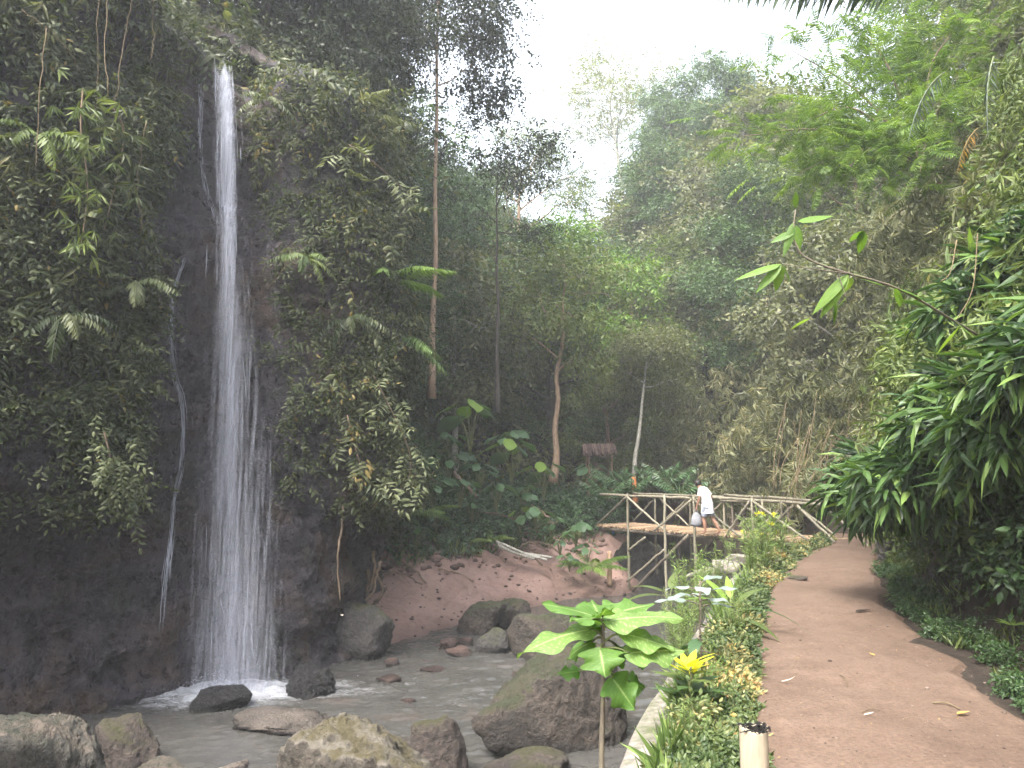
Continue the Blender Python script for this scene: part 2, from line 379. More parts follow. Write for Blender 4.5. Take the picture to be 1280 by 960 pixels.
# ---- concrete retaining wall between stream and planting strip
M['concrete'] = rock_mat('old_concrete', (.17, .15, .13), (.33, .295, .26), .85, (.11, .12, .055), .22, 1.2, .35)
ws = axis([(-6, 19.4, .16)]); prof = np.array([[0, -2.6], [0, -.13], [.03, -.075], [.15, -.06], [.27, -.075], [.30, -.12], [.30, -.6]])
V = []
for y in ws:
    j = (vnoise(np.array([y * .9, 3., 0])) - .5) * .07; k = (vnoise(np.array([y * 2.1, 9., 0])) - .5) * .05
    for a_, b_ in prof: V.append([wall_x(y) + a_ + j + (0 if b_ > -.5 else -.02), y, b_ + (k if b_ > -.5 else 0)])
mb = MB(); mb.add(V, grid_faces(len(ws), len(prof)))
mb.build('retaining_wall', M['concrete'], label='low pale concrete retaining wall between stream and planting strip', cat='wall')

# ---- cliff: plan polyline, profile with overhangs, displaced by noise
CL = smooth_curve([(-17, -4), (-13, 3.2), (-9.6, 7.4), (-7.6, 9.9), (-6.2, 11.7), (-5.35, 12.75), (-4.75, 13.15), (-4.15, 13.25), (-3.75, 13.7), (-3.35, 15.0), (-3.1, 16.6), (-3.25, 18.2), (-4.4, 20.5), (-7, 24), (-12, 28)], 900)
seg = np.linalg.norm(np.diff(CL, axis=0), axis=1); arc = np.concatenate([[0], np.cumsum(seg)])
S = axis([(0, 9, .35), (9, arc[-1] - 12, .055), (arc[-1] - 12, arc[-1], .4)])
cx = np.interp(S, arc, CL[:, 0]); cy = np.interp(S, arc, CL[:, 1])
tgx, tgy = np.gradient(cx, S), np.gradient(cy, S); nl = np.hypot(tgx, tgy); nxn, nyn = tgy / nl, -tgx / nl
def s_of(x, y): return float(S[np.argmin((cx - x) ** 2 + (cy - y) ** 2)])
S_W = s_of(-4.75, 13.15); S_R = s_of(-3.3, 15.2); S_L = s_of(-6.2, 11.7)
T = axis([(-2.6, 9.3, .055), (9.3, 26, .3)])
SS, TT = np.meshgrid(S, T, indexing='ij')
face = np.minimum(TT, 8.9 + .5 * (vnoise(np.stack([SS * .7, SS * 0, SS * 0], -1), 5) - .5))
back = np.clip(TT - face, 0, None)
lip = np.exp(-((SS - S_W) / .55) ** 2)
face = face - lip * .45 * (TT > 8.2)
left = 1 - sstep(S_L - .4, S_L + 1.0, SS); right = sstep(S_W + 1.0, S_W + 2.2, SS)
off = left * 1.15 * sstep(.7, 1.6, TT) * (1 - .35 * sstep(3, 9, TT)) + right * .75 * sstep(.5, 1.5, TT)
off = off - .5 * (left * 1.0) * np.exp(-((TT + .1) / .9) ** 2) - .25 * lip + .3 * (1 - sstep(-2.4, -1.2, TT)) - .02 * np.clip(TT, 0, 9)
Pn = np.stack([cx[:, None] + 0 * TT, cy[:, None] + 0 * TT, TT], -1)
nz_ = (fbm(Pn * .42, 4, 51) - .5) * 1.3 + (fbm(Pn * 1.5, 5, 52, .55, True) - .5) * .5 + (fbm(Pn * 5.5, 4, 53, .6, True) - .5) * .22 + (fbm(Pn * [4.5, 4.5, 9], 3, 56, .6, True) - .5) * .16
ctr = 1 - .55 * np.exp(-((SS - S_W) / 1.1) ** 2)
off = off + nz_ * ctr - back * .98 - .45 * right * sstep(1.5, 3, TT)
CXx = cx[:, None] + nxn[:, None] * off; CYy = cy[:, None] + nyn[:, None] * off
CZz = face + back * .62 + (fbm(Pn * 1.1, 3, 54) - .5) * .5 * sstep(.2, 1.5, back)
CLV = np.stack([CXx, CYy, CZz], -1); CLF = grid_faces(len(S), len(T))
m, nt, N, L = newmat('cliff_rock'); M['cliff'] = m
o = N.new('ShaderNodeOutputMaterial'); p = N.new('ShaderNodeBsdfPrincipled'); L.new(p.outputs[0], o.inputs[0])
g = N.new('ShaderNodeNewGeometry'); pos = g.outputs['Position']
na, nb, nc = noise(N, L, .55, 6, .62, pos, .5), noise(N, L, 6, 8, .68, pos, .3), noise(N, L, 28, 5, .65, pos)
r1 = ramp(N, [(.32, (.036, .032, .037)), (.5, (.072, .062, .072)), (.62, (.088, .060, .047)), (.75, (.062, .062, .047))]); L.new(na.outputs[0], r1.inputs[0])
r2 = ramp(N, [(.3, (.35, .35, .36)), (.55, (1, 1, 1)), (.75, (1.7, 1.65, 1.65))]); L.new(nb.outputs[0], r2.inputs[0])
c1 = mixc(N, L, .9, r1.outputs[0], r2.outputs[0], 'MULTIPLY')
nm = noise(N, L, .9, 6, .6, pos, .8); rm = ramp(N, [(.56, (0, 0, 0)), (.68, (1, 1, 1))]); L.new(nm.outputs[0], rm.inputs[0])
L.new(mixc(N, L, math_(N, L, 'MULTIPLY', rm.outputs[0], .55), c1, (.035, .05, .022)), p.inputs['Base Color'])
rw = ramp(N, [(.38, (.20,) * 3), (.62, (.62,) * 3)]); L.new(nb.outputs[0], rw.inputs[0]); L.new(rw.outputs[0], p.inputs['Roughness'])
L.new(bump(N, L, math_(N, L, 'ADD', nb.outputs[0], math_(N, L, 'MULTIPLY', nc.outputs[0], .5)), 1.0, .2), p.inputs['Normal'])
mb = MB(); mb.add(CLV.reshape(-1, 3), CLF)
tag(mb.build('cliff', M['cliff'], smooth=True), 'dark wet rock cliff behind the waterfall', 'cliff', kind='structure')

# ---- stream
m, nt, N, L = newmat('silty_water'); M['water'] = m
o = N.new('ShaderNodeOutputMaterial'); p = N.new('ShaderNodeBsdfPrincipled'); L.new(p.outputs[0], o.inputs[0])
g = N.new('ShaderNodeNewGeometry'); pos = g.outputs['Position']
mp = N.new('ShaderNodeMapping'); mp.inputs['Scale'].default_value = (.55, 1.5, 1); mp.inputs['Rotation'].default_value = (0, 0, .35); L.new(pos, mp.inputs[0])
na, nb, nf = noise(N, L, 1.2, 5, .6, pos, .6), noise(N, L, 7, 6, .6, mp.outputs[0], .8), noise(N, L, 11, 8, .72, mp.outputs[0], 1.2)
r1 = ramp(N, [(.30, (.046, .045, .042)), (.58, (.058, .056, .052)), (.80, (.072, .057, .049))]); L.new(na.outputs[0], r1.inputs[0])
a = N.new('ShaderNodeAttribute'); a.attribute_name = 'tint'       # foam: churned white water under the fall, thin streaks on the riffles
ff = math_(N, L, 'ADD', math_(N, L, 'MULTIPLY', nf.outputs[0], .8), math_(N, L, 'MULTIPLY', a.outputs['Fac'], .75))
rf = ramp(N, [(.60, (0, 0, 0)), (.78, (.45, .45, .45)), (1.0, (1, 1, 1))]); L.new(ff, rf.inputs[0])
L.new(mixc(N, L, rf.outputs[0], r1.outputs[0], (.50, .51, .54)), p.inputs['Base Color'])
rr = ramp(N, [(0, (.06,) * 3), (1, (.5,) * 3)]); L.new(rf.outputs[0], rr.inputs[0]); L.new(rr.outputs[0], p.inputs['Roughness'])
L.new(bump(N, L, nb.outputs[0], .16, .04), p.inputs['Normal'])
wx = axis([(-14, -7, .3), (-7, 3, .045), (3, 9, .12)]); wy = axis([(2, 7.5, .3), (7.5, 19, .045), (19, 50, .25)])
X, Y = np.meshgrid(wx, wy, indexing='ij'); P3 = np.stack([X, Y, X * 0], -1)
FALL = np.array([-4.55, 12.45])
df = np.hypot((X - FALL[0]) * .8, (Y - FALL[1]) * 1.15)
foam = .52 * np.exp(-(df / 1.0) ** 2) + .30 * np.exp(-(df / 2.6) ** 2)
rif = fbm(np.stack([X * .5 + Y * .12, Y * .9 - X * .25, X * 0], -1), 3, 71)
foam = foam + .20 * sstep(.55, .72, rif) * (1 - sstep(17, 20, Y)) - .12 + .1 * np.exp(-((Y - .2 * X - 11.5) / 1.2) ** 2) * sstep(-3, 0, X)
q = np.stack([X * 1.2 + Y * .3, Y * 2.6 - X * .6, X * 0], -1)
calm = 1 - .75 * sstep(17, 19.5, Y)
WZ = WATER + ((fbm(q * 1.5, 3, 72) - .5) * .07 + (fbm(q * 4.2, 3, 73, .6, True) - .5) * .045) * calm + .16 * np.exp(-(df / .7) ** 2) * (fbm(P3 * 5, 3, 74))
mb = MB(); mb.add(np.stack([X, Y, WZ], -1).reshape(-1, 3), grid_faces(len(wx), len(wy)), foam.ravel())
tag(mb.build('water', M['water'], smooth=True), 'silty grey stream with white ripples below the waterfall', 'stream', kind='structure')

# ================================================================== ROCKS
_ico = {}
def ico(k):
    if k not in _ico:
        b = bmesh.new(); bmesh.ops.create_icosphere(b, subdivisions=k, radius=1)
        b.verts.ensure_lookup_table()
        _ico[k] = (np.array([v.co[:] for v in b.verts]), np.array([[v.index for v in f.verts] for f in b.faces])); b.free()
    return _ico[k]
def boulder(name, label, c, dim, seed, mat, rz=0., k=5, planes=14, p=11, rough=1.0, cat='rock', group=None, kind=None):
    r = np.random.default_rng(seed); Dv, Fc = ico(k)
    nn = norm(r.normal(0, 1, (planes, 3))); dd = r.uniform(.72, 1.06, planes)
    nn = np.vstack([nn, [[0, 0, 1], [0, 0, -1]]]); dd = np.append(dd, [.85, .9])
    q = np.clip(Dv @ nn.T, 0, None) / dd
    rad = (q ** p).sum(1) ** (-1 / p)
    V = Dv * rad[:, None]
    s = seed * 3.7
    V = V * (1 + rough * ((fbm(V * 1.6 + s, 4, 81) - .5) * .34 + (fbm(V * 4.5 + s, 4, 82, .55, True) - .5) * .16 + (fbm(V * 14 + s, 4, 83, .6, True) - .5) * .06))[:, None]
    V = V * (np.asarray(dim) / 2)
    R = np.array([[math.cos(rz), -math.sin(rz), 0], [math.sin(rz), math.cos(rz), 0], [0, 0, 1]])
    V = V @ R.T
    mb = MB(); mb.add(V, Fc); o = mb.build(name, mat, smooth=True, label=label, cat=cat, group=group, kind=kind)
    o.location = tuple(float(a) for a in c); return o
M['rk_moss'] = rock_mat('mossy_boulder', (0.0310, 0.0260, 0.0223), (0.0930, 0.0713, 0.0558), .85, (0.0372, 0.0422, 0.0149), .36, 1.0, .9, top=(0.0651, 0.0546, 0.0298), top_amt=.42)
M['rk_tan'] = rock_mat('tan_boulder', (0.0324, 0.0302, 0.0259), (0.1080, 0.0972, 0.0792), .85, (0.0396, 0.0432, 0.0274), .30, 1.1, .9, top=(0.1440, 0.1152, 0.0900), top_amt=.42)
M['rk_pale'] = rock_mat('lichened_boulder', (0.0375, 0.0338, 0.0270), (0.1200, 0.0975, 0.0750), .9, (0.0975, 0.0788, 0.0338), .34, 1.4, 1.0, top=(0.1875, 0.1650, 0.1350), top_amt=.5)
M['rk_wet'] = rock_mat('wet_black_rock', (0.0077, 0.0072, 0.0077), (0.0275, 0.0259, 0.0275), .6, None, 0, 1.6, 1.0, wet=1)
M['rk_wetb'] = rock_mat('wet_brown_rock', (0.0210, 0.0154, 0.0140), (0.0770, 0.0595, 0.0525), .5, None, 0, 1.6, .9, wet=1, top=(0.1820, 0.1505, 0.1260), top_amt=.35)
M['rk_brown'] = rock_mat('brown_rock', (0.0390, 0.0292, 0.0247), (0.1105, 0.0845, 0.0715), .85, (0.0585, 0.0553, 0.0195), .34, 1.2, .8)
M['rk_grey'] = rock_mat('grey_rock', (0.0360, 0.0330, 0.0312), (0.1020, 0.0930, 0.0870), .8, (0.0540, 0.0570, 0.0210), .30, 1.2, .8, top=(0.0840, 0.0780, 0.0360), top_amt=.25)
M['rk_red'] = rock_mat('red_stone', (0.0495, 0.0275, 0.0220), (0.1320, 0.0825, 0.0660), .7, None, 0, 1.6, .8, wet=1)
def rk(x0, x1, y0, y1, zb=WATER, Y=None):
    """centre and size of a rock from its outline in the photograph: it stands on height zb"""
    c = onz((x0 + x1) / 2, y1, zb); c = c if Y is None else at((x0 + x1) / 2, y1, Y)
    w = (x1 - x0) / F0 * c[1]; h = (y1 - y0) / F0 * c[1] * 1.02
    return c, w, h
def put(label, box_, seed, mat, depth=.85, rz=.3, zb=WATER, sink=.38, Y=None, cat='rock', name='boulder', **kw):
    """size and place a rock so that the part above its footing has the outline measured in the photograph"""
    c, w, h = rk(*box_, zb=zb, Y=Y); x0, x1, y0, y1 = box_; h = h * .8
    H_ = h * (1 + sink); cx0, cy0 = c[0], c[1] + w * depth * .4; zt = zb if Y is None else c[2]
    o = boulder(name, label, (0, 0, 0), (1, 1, 1), seed, mat, rz, cat=cat, **kw)
    base = np.array([v.co[:] for v in o.data.vertices]); ext = base.max(0) - base.min(0); mid = (base.max(0) + base.min(0)) / 2; base = (base - mid) / ext
    b_t, b_b = y0, y1
    for it in range(14):
        V = base * [w, w * depth, H_]; V = V + [cx0, cy0, zt - H_ * sink / (1 + sink) + H_ / 2]
        q = V[V[:, 2] > zt - .01]; qx, qy, _ = proj(q); a0, a1, b0, b1 = qx.min(), qx.max(), qy.min(), qy.max()
        w *= ((x1 - x0) / (a1 - a0)) ** .8; cx0 += ((x0 + x1) / 2 - (a0 + a1) / 2) / F0 * cy0
        if Y is None:
            want = onz((x0 + x1) / 2, y1, zt)[1]; have = onz((x0 + x1) / 2, b1, zt)[1]; cy0 += np.clip(want - have, -.6, .6) * .8
        else: zt -= (y1 - b1) / F0 * cy0 * .7
        H_ = float(np.clip(H_ + ((y1 - y0) - (b1 - b0)) / F0 * cy0 * .8, .10 * w, 1.7 * w))
    V = base * [w, w * depth, H_]
    if abs(b0 - y0) + abs(b1 - y1) > 14: print('ROCKFIT', label, [round(float(a)) for a in (a0, a1, b0, b1)], box_)
    o.data.vertices.foreach_set('co', V.astype(np.float32).ravel()); o.data.update()
    o.location = (float(cx0), float(cy0), float(zt - H_ * sink / (1 + sink) + H_ / 2)); return o
put('largest mossy boulder in the stream, beside the concrete wall', (588, 786, 802, 948), 103, M['rk_moss'], .95, .5, k=6, planes=16, sink=.55)
put('pale lichen-topped boulder low in the stream', (345, 612, 890, 1060), 31, M['rk_pale'], .8, .2, k=6)
put('brown angular rock touching the pale lichen-topped boulder', (512, 590, 893, 990), 44, M['rk_brown'], .9, .9)
put('low flat wet rock with streaked tan top in the current', (290, 428, 882, 924), 52, M['rk_wetb'], .75, .1)
put('knobbly wet black rock in mid stream', (356, 420, 828, 874), 63, M['rk_wet'], .9, .8, rough=1.6)
put('smooth black rock in the white water under the waterfall', (236, 316, 855, 893), 71, M['rk_wet'], .8, .1)
put('angular grey boulder with moss on its sloping top, at the cliff foot', (404, 494, 752, 826), 85, M['rk_grey'], .9, .4)
put('wide tan-topped boulder at the lower cliff corner of the stream', (-70, 134, 889, 1030), 91, M['rk_tan'], .8, .1, k=6)
put('dark cracked boulder beside the wide tan-topped one', (116, 206, 890, 975), 95, M['rk_brown'], .9, .2, rough=1.3)
put('half-sunk tan stone in front of the dark cracked boulder', (150, 238, 944, 990), 99, M['rk_tan'], .8, .3)
put('half-sunk reddish stone beside the lichen-topped boulder', (238, 312, 948, 990), 107, M['rk_wetb'], .8, .5)
put('mossy boulder at the edge of the pink sand', (571, 637, 750, 794), 113, M['rk_moss'], .9, .7)
put('mossy boulder half buried behind another at the sand edge', (604, 672, 747, 786), 118, M['rk_moss'], .9, .2)
put('rounded boulder with brown moss cap behind the largest boulder', (632, 738, 765, 834), 122, M['rk_moss'], .9, .3)
put('small grey rock wedged against the largest boulder', (594, 640, 784, 818), 127, M['rk_grey'], .9, .1)
put('sunken dark rock in front of the largest boulder', (600, 712, 932, 985), 131, M['rk_brown'], .9, .2)
put('dark boulder propping the end of the bamboo bridge', (765, 832, 668, 748), 137, M['rk_grey'], .9, .3, Y=23.6, rough=1.5)
put('small dark rock on the pale sand beneath the bridge', (836, 872, 712, 736), 139, M['rk_grey'], .9, .3, Y=25.0)
put('dark rock at the far bend of the path', (1094, 1128, 672, 700), 143, M['rk_grey'], 1.0, .3, zb=0, sink=.3)
put('flat brown stone sunk in the path', (984, 1010, 719, 727), 147, M['rk_brown'], .9, .3, zb=.0, sink=.7)
g_ = 'small wet stones in the shallows'
for i, b in enumerate([(548, 574, 797, 812), (572, 592, 796, 808), (556, 590, 806, 822), (470, 502, 842, 856), (524, 556, 831, 842), (480, 500, 822, 834), (336, 352, 800, 816), (500, 520, 872, 880), (640, 664, 838, 850)]):
    put('small wet reddish stone breaking the shallow water', b, 200 + i, M['rk_red'], .9, i, k=4, group=g_, name='stone')
for i, b in enumerate([(332, 366, 788, 824), (352, 392, 778, 822), (376, 412, 766, 818), (388, 420, 790, 828), (340, 380, 800, 832)]):
    put('rusty red rubble stone heaped under the cliff', b, 230 + i, M['rk_red'], .9, i, k=4, group='red rubble stones under the cliff', name='rubble_stone', Y=14.6 + .2 * i, rough=1.4)
g_ = 'round stones along the far concrete edge'
for i, (px, py, w) in enumerate([(925, 694, 30), (900, 703, 26), (955, 690, 26), (974, 686, 20), (885, 712, 24)]):
    c = onz(px, py + 6, -.06)
    boulder('edge_stone', 'round pale stone set along the concrete edge near the bridge', (c[0], c[1], c[2] + .02), (w / F0 * c[1], .26, .24), 260 + i, M['concrete'], i, k=4, rough=.6, group=g_)

# ================================================================== SKY, SUN, CAMERA
W = bpy.data.worlds.new('World'); C.world = W; W.use_nodes = True
nt = W.node_tree; N, L = nt.nodes, nt.links
bg = N['Background']; sky = N.new('ShaderNodeTexSky'); sky.sky_type = 'NISHITA'; sky.sun_disc = False
SUN_EL, SUN_AZ = math.radians(55), math.radians(214)           # azimuth measured from +Y towards +X
sky.sun_elevation = SUN_EL; sky.sun_rotation = SUN_AZ; sky.air_density = 1.2; sky.dust_density = 4; sky.ozone_density = .6
hs = N.new('ShaderNodeHueSaturation'); hs.inputs['Saturation'].default_value = .42; hs.inputs['Value'].default_value = 1.0
L.new(sky.outputs[0], hs.inputs['Color']); L.new(hs.outputs[0], bg.inputs[0]); bg.inputs[1].default_value = .15
sl = bpy.data.lights.new('sun', 'SUN'); sl.energy = 2.0; sl.angle = math.radians(22); sl.color = (1, .96, .88)
so = bpy.data.objects.new('sun', sl); COL.objects.link(so)
sd = Vector((math.sin(SUN_AZ) * math.cos(SUN_EL), math.cos(SUN_AZ) * math.cos(SUN_EL), math.sin(SUN_EL)))
so.rotation_euler = sd.to_track_quat('Z', 'Y').to_euler(); so.location = (0, 0, 40)
cam = bpy.data.cameras.new('camera'); co = bpy.data.objects.new('camera', cam); COL.objects.link(co)
cam.sensor_width = 36; cam.lens = 36 * F0 / 1280; cam.clip_start = .05; cam.clip_end = 1000
co.location = (0, 0, CAMZ); co.rotation_euler = (PI / 2 + PITCH, 0, 0); C.camera = co
C.view_settings.view_transform = 'Standard'; C.view_settings.look = 'None'; C.view_settings.gamma = 1
C.view_settings.use_curve_mapping = False; C.view_settings.exposure = 1.0
cy_ = C.cycles; cy_.use_denoising = True; cy_.max_bounces = 7; cy_.diffuse_bounces = 4; cy_.glossy_bounces = 2
cy_.transmission_bounces = 4; cy_.transparent_max_bounces = 16; cy_.volume_bounces = 1; cy_.caustics_reflective = False; cy_.caustics_refractive = False
cy_.sample_clamp_indirect = 4; cy_.use_adaptive_sampling = True; cy_.adaptive_threshold = .03

# ================================================================== LEAVES AND SPRIGS (templates: V, triangles, leaf number)
def leaf0(l, w, droop=.15):
    V = np.array([[0, 0, 0], [-w / 2, l * .42, -w * .18], [0, l, -l * droop], [w / 2, l * .42, -w * .18]])
    return V, np.array([[0, 3, 2], [0, 2, 1]])
def leaf1(l, w, droop=.2, fold=.2):
    V = np.array([[0, 0, 0], [0, l * .45, .0], [-w / 2, l * .36, -w * fold], [w / 2, l * .36, -w * fold],
                  [-w * .36, l * .7, -w * fold - l * droop * .35], [w * .36, l * .7, -w * fold - l * droop * .35], [0, l, -l * droop]])
    return V, np.array([[0, 3, 1], [0, 1, 2], [3, 5, 1], [1, 5, 6], [1, 6, 4], [1, 4, 2]])
def leaf2(l, w, droop=.25, n=9, m=5, wave=.0, base=.0, pt=1.6, fold=.15, seed=0, heart=0.):
    """finer leaf: outline function, curved midrib, raised margins"""
    r = np.random.default_rng(seed); t = np.linspace(0, 1, n); ph = r.uniform(0, 6)
    wd = (np.sin(PI * np.clip(t, 0, 1) ** (1 / pt)) ** .85) * (1 - base) + base * (1 - t)
    wd = np.clip(wd, .015, None) * w / 2; wd[-1] = .001
    u = np.linspace(-1, 1, m)
    V = []
    for i in range(n):
        for k in range(m):
            x = u[k] * wd[i]; back_ = heart * l * abs(u[k]) ** 1.5 * max(0, 1 - 2.6 * t[i])
            y = l * (t[i] - .12 * droop * t[i] ** 2) - back_
            z = -l * droop * t[i] ** 2 - abs(u[k]) * wd[i] * fold + wave * w * abs(u[k]) ** 1.5 * math.sin(ph + 9 * t[i] + (2.5 if u[k] > 0 else 0))
            V.append([x, y, z])
    q = grid_faces(n, m)
    return np.array(V), np.concatenate([q[:, [0, 1, 2]], q[:, [0, 2, 3]]])
def rotm(ax, a):
    return np.array(Matrix.Rotation(a, 3, ax))
def join(parts):
    V, Fc, I, k = [], [], [], 0
    for i, (v, f) in enumerate(parts):
        V.append(v); Fc.append(f + k); I.append(np.full(len(v), i)); k += len(v)
    return np.concatenate(V), np.concatenate(Fc), np.concatenate(I)
def sprig(n=8, stem=.34, l=.12, w=.055, kind=leaf1, droop=.35, ang=55, seed=0, tilt=.35, taper=.5):
    """a twig along +Y with alternate leaves, bending down"""
    r = np.random.default_rng(seed); parts = []
    for i in range(n):
        t = (i + .6) / n; sc = (1 - taper * t * .6) * r.uniform(.75, 1.15)
        v, f = kind(l * sc, w * sc, r.uniform(.1, .4))
        side = 1 if i % 2 else -1
        if i == n - 1: side = 0
        R = rotm('Z', -side * math.radians(ang * r.uniform(.7, 1.25))) @ rotm('X', r.normal(-.25, tilt)) @ rotm('Y', r.normal(0, tilt))
        p_ = np.array([0, stem * t, -stem * droop * t * t])
        parts.append((v @ R.T + p_, f))
    return join(parts)
def bamboo_sprig(n=7, l=.16, w=.02, seed=0, kind=leaf0, fan=70):
    r = np.random.default_rng(seed); parts = []
    for i in range(n):
        v, f = kind(l * r.uniform(.7, 1.2), w, r.uniform(.1, .5))
        a = math.radians(np.interp(i, [0, n - 1], [-fan, fan]) + r.normal(0, 12))
        R = rotm('Z', a) @ rotm('X', r.normal(-.45, .3)) @ rotm('Y', r.normal(0, .4))
        parts.append((v @ R.T + np.array([0, r.uniform(0, .12), -r.uniform(0, .05)]), f))
    return join(parts)
def frond(n=22, L_=1.2, l=.28, w=.05, droop=.5, seed=0, kind=leaf0, ang=65, hang=.3, vee=.25):
    """pinnate leaf: leaflets in two ranks along an arching rib"""
    r = np.random.default_rng(seed); parts = []
    for i in range(n):
        t = .12 + .88 * i / (n - 1); prof = math.sin(PI * min(1, .12 + t * .88)) ** .6
        for side in (-1, 1):
            v, f = kind(l * prof * r.uniform(.9, 1.1) + .01, w * (.5 + .5 * prof), r.uniform(.1, .4))
            R = rotm('X', -droop * t * 1.3) @ rotm('Z', -side * math.radians(ang - 25 * t + r.normal(0, 4))) @ rotm('Y', side * (vee + r.normal(0, .1))) @ rotm('X', -hang + r.normal(0, .08))
            p_ = np.array([0, L_ * (t - .12 * droop * t * t), L_ * (.10 * t - droop * t * t * .75)])
            parts.append((v @ R.T + p_, f))
    t = np.linspace(0, 1, 8); c = np.stack([0 * t, L_ * (t - .12 * droop * t * t), L_ * (.10 * t - droop * t * t * .75)], -1); w_ = np.linspace(.008, .002, 8)[:, None] * L_ * np.array([[1, 0, 0]])
    q = grid_faces(8, 2); parts.append((np.stack([c - w_, c + w_], 1).reshape(-1, 3), np.concatenate([q[:, [0, 1, 2]], q[:, [0, 2, 3]]])))
    return join(parts)
def basis(d, up):
    y = norm(d); x = np.cross(y, up); x = norm(x + 1e-6); z = np.cross(x, y)
    return np.stack([x, y, z], -1)               # columns
def scatter(mb, tmpl, pos, d, up, sc, tint, jit=.18):
    V, Fc, I = tmpl; n = len(pos)
    if n == 0: return
    B = basis(d, up); sc = np.broadcast_to(np.asarray(sc, float), (n,))
    P = np.einsum('nij,vj->nvi', B, V) * sc[:, None, None] + np.asarray(pos)[:, None]
    tl = rng.normal(0, jit, (n, I.max() + 1))[:, I] + np.broadcast_to(np.asarray(tint, float), (n,))[:, None]
    Ff = (Fc[None] + (np.arange(n) * len(V))[:, None, None]).reshape(-1, 3)
    mb.add(P.reshape(-1, 3), Ff, np.clip(tl, 0, 1).ravel())
def rsel(n, k): return rng.integers(0, k, n)
def multi(mb, tmpls, pos, d, up, sc, tint, jit=.18):
    n = len(pos); w = rsel(n, len(tmpls)); sc = np.broadcast_to(np.asarray(sc, float), (n,)); tint = np.broadcast_to(np.asarray(tint, float), (n,))
    up = np.broadcast_to(up, (n, 3)); d = np.broadcast_to(d, (n, 3)); pos = np.asarray(pos)
    for i, t in enumerate(tmpls):
        k = w == i; scatter(mb, t, pos[k], d[k], up[k], sc[k], tint[k], jit)
CREEP = [sprig(8, .36, .125, .056, leaf1, .5, seed=i) for i in range(5)]
CREEP_S = [sprig(7, .26, .085, .038, leaf0, .5, seed=10 + i) for i in range(4)]
BROAD = [sprig(7, .5, .22, .10, leaf1, .5, seed=20 + i) for i in range(4)]
FARL = [sprig(6, .6, .27, .13, leaf0, .5, seed=30 + i, tilt=.5) for i in range(5)]
FARS = [sprig(8, .5, .15, .075, leaf0, .4, seed=40 + i, tilt=.6) for i in range(5)]
BAMB = [bamboo_sprig(7, .2, .028, seed=50 + i) for i in range(5)]
BAMB_L = [bamboo_sprig(6, .34, .05, seed=60 + i) for i in range(5)]
LANCE = [bamboo_sprig(6, .30, .055, seed=70 + i, kind=leaf1, fan=85) for i in range(5)]
FEATH = [frond(13, .45, .12, .022, .25, seed=80 + i, hang=.1, ang=70) for i in range(3)]
FERN = [frond(16, 1.0, .22, .05, .6, seed=84 + i) for i in range(3)]
UPV = np.array([0, 0, 1.0])
def rdir(n): return norm(rng.normal(0, 1, (n, 3)))

# ------------------------------------------------------------------ cliff cover: creepers over the rock, except where it is bare
fc = CLF; tri_c = CLV.reshape(-1, 3)[fc].mean(1); e1 = CLV.reshape(-1, 3)[fc[:, 1]] - CLV.reshape(-1, 3)[fc[:, 0]]; e2 = CLV.reshape(-1, 3)[fc[:, 3]] - CLV.reshape(-1, 3)[fc[:, 0]]
cn = np.cross(e1, e2); ca = np.linalg.norm(cn, axis=1); cn = norm(cn)
outw = np.repeat(np.stack([nxn, nyn, 0 * nxn], -1)[:-1], len(T) - 1, axis=0)
cn = np.where((np.sum(cn * (outw + [0, 0, .6]), 1) < 0)[:, None], -cn, cn)
sfc = np.repeat(S[:-1], len(T) - 1); tfc = np.tile(T[:-1], len(S) - 1)
# bare rock: outline of the bare patch as seen in the photo, carried onto the cliff surface
BARE = [(222, 62), (318, 50), (314, 110), (322, 200), (338, 330), (346, 480), (338, 560), (346, 616), (400, 632), (470, 640), (520, 800), (200, 900), (-80, 960), (-90, 640), (40, 628), (120, 632), (160, 612), (172, 560), (160, 470), (175, 380), (196, 300), (206, 200)]
ppx, ppy, pdep = proj(tri_c)
jx = (fbm(tri_c * 1.6, 3, 91) - .5) * 60; jy = (fbm(tri_c * 1.6, 3, 92) - .5) * 40
bare = inpoly(ppx + jx, ppy + jy, BARE) & (tfc < 9.6)
inview = (pdep > 2) & (ppx > -140) & (ppx < 760) & (ppy > -190) & (ppy < 900)
pale = np.array([.0])
def on_cliff(n, w):
    k = rng.choice(len(w), n, p=w / w.sum())
    a, b = rng.random(n)[:, None], rng.random(n)[:, None]
    P0 = CLV.reshape(-1, 3)[fc[k, 0]]
    return P0 + a * e1[k] + b * e2[k], cn[k], outw[k], k
wgt = ca * inview * (~bare)
mossp = inpoly(ppx + jx, ppy, [(-60, 520), (70, 515), (85, 560), (60, 622), (-60, 625)])
wgt = wgt * np.where(mossp, .12, 1) * np.where(tfc > 9.6, .55, 1)
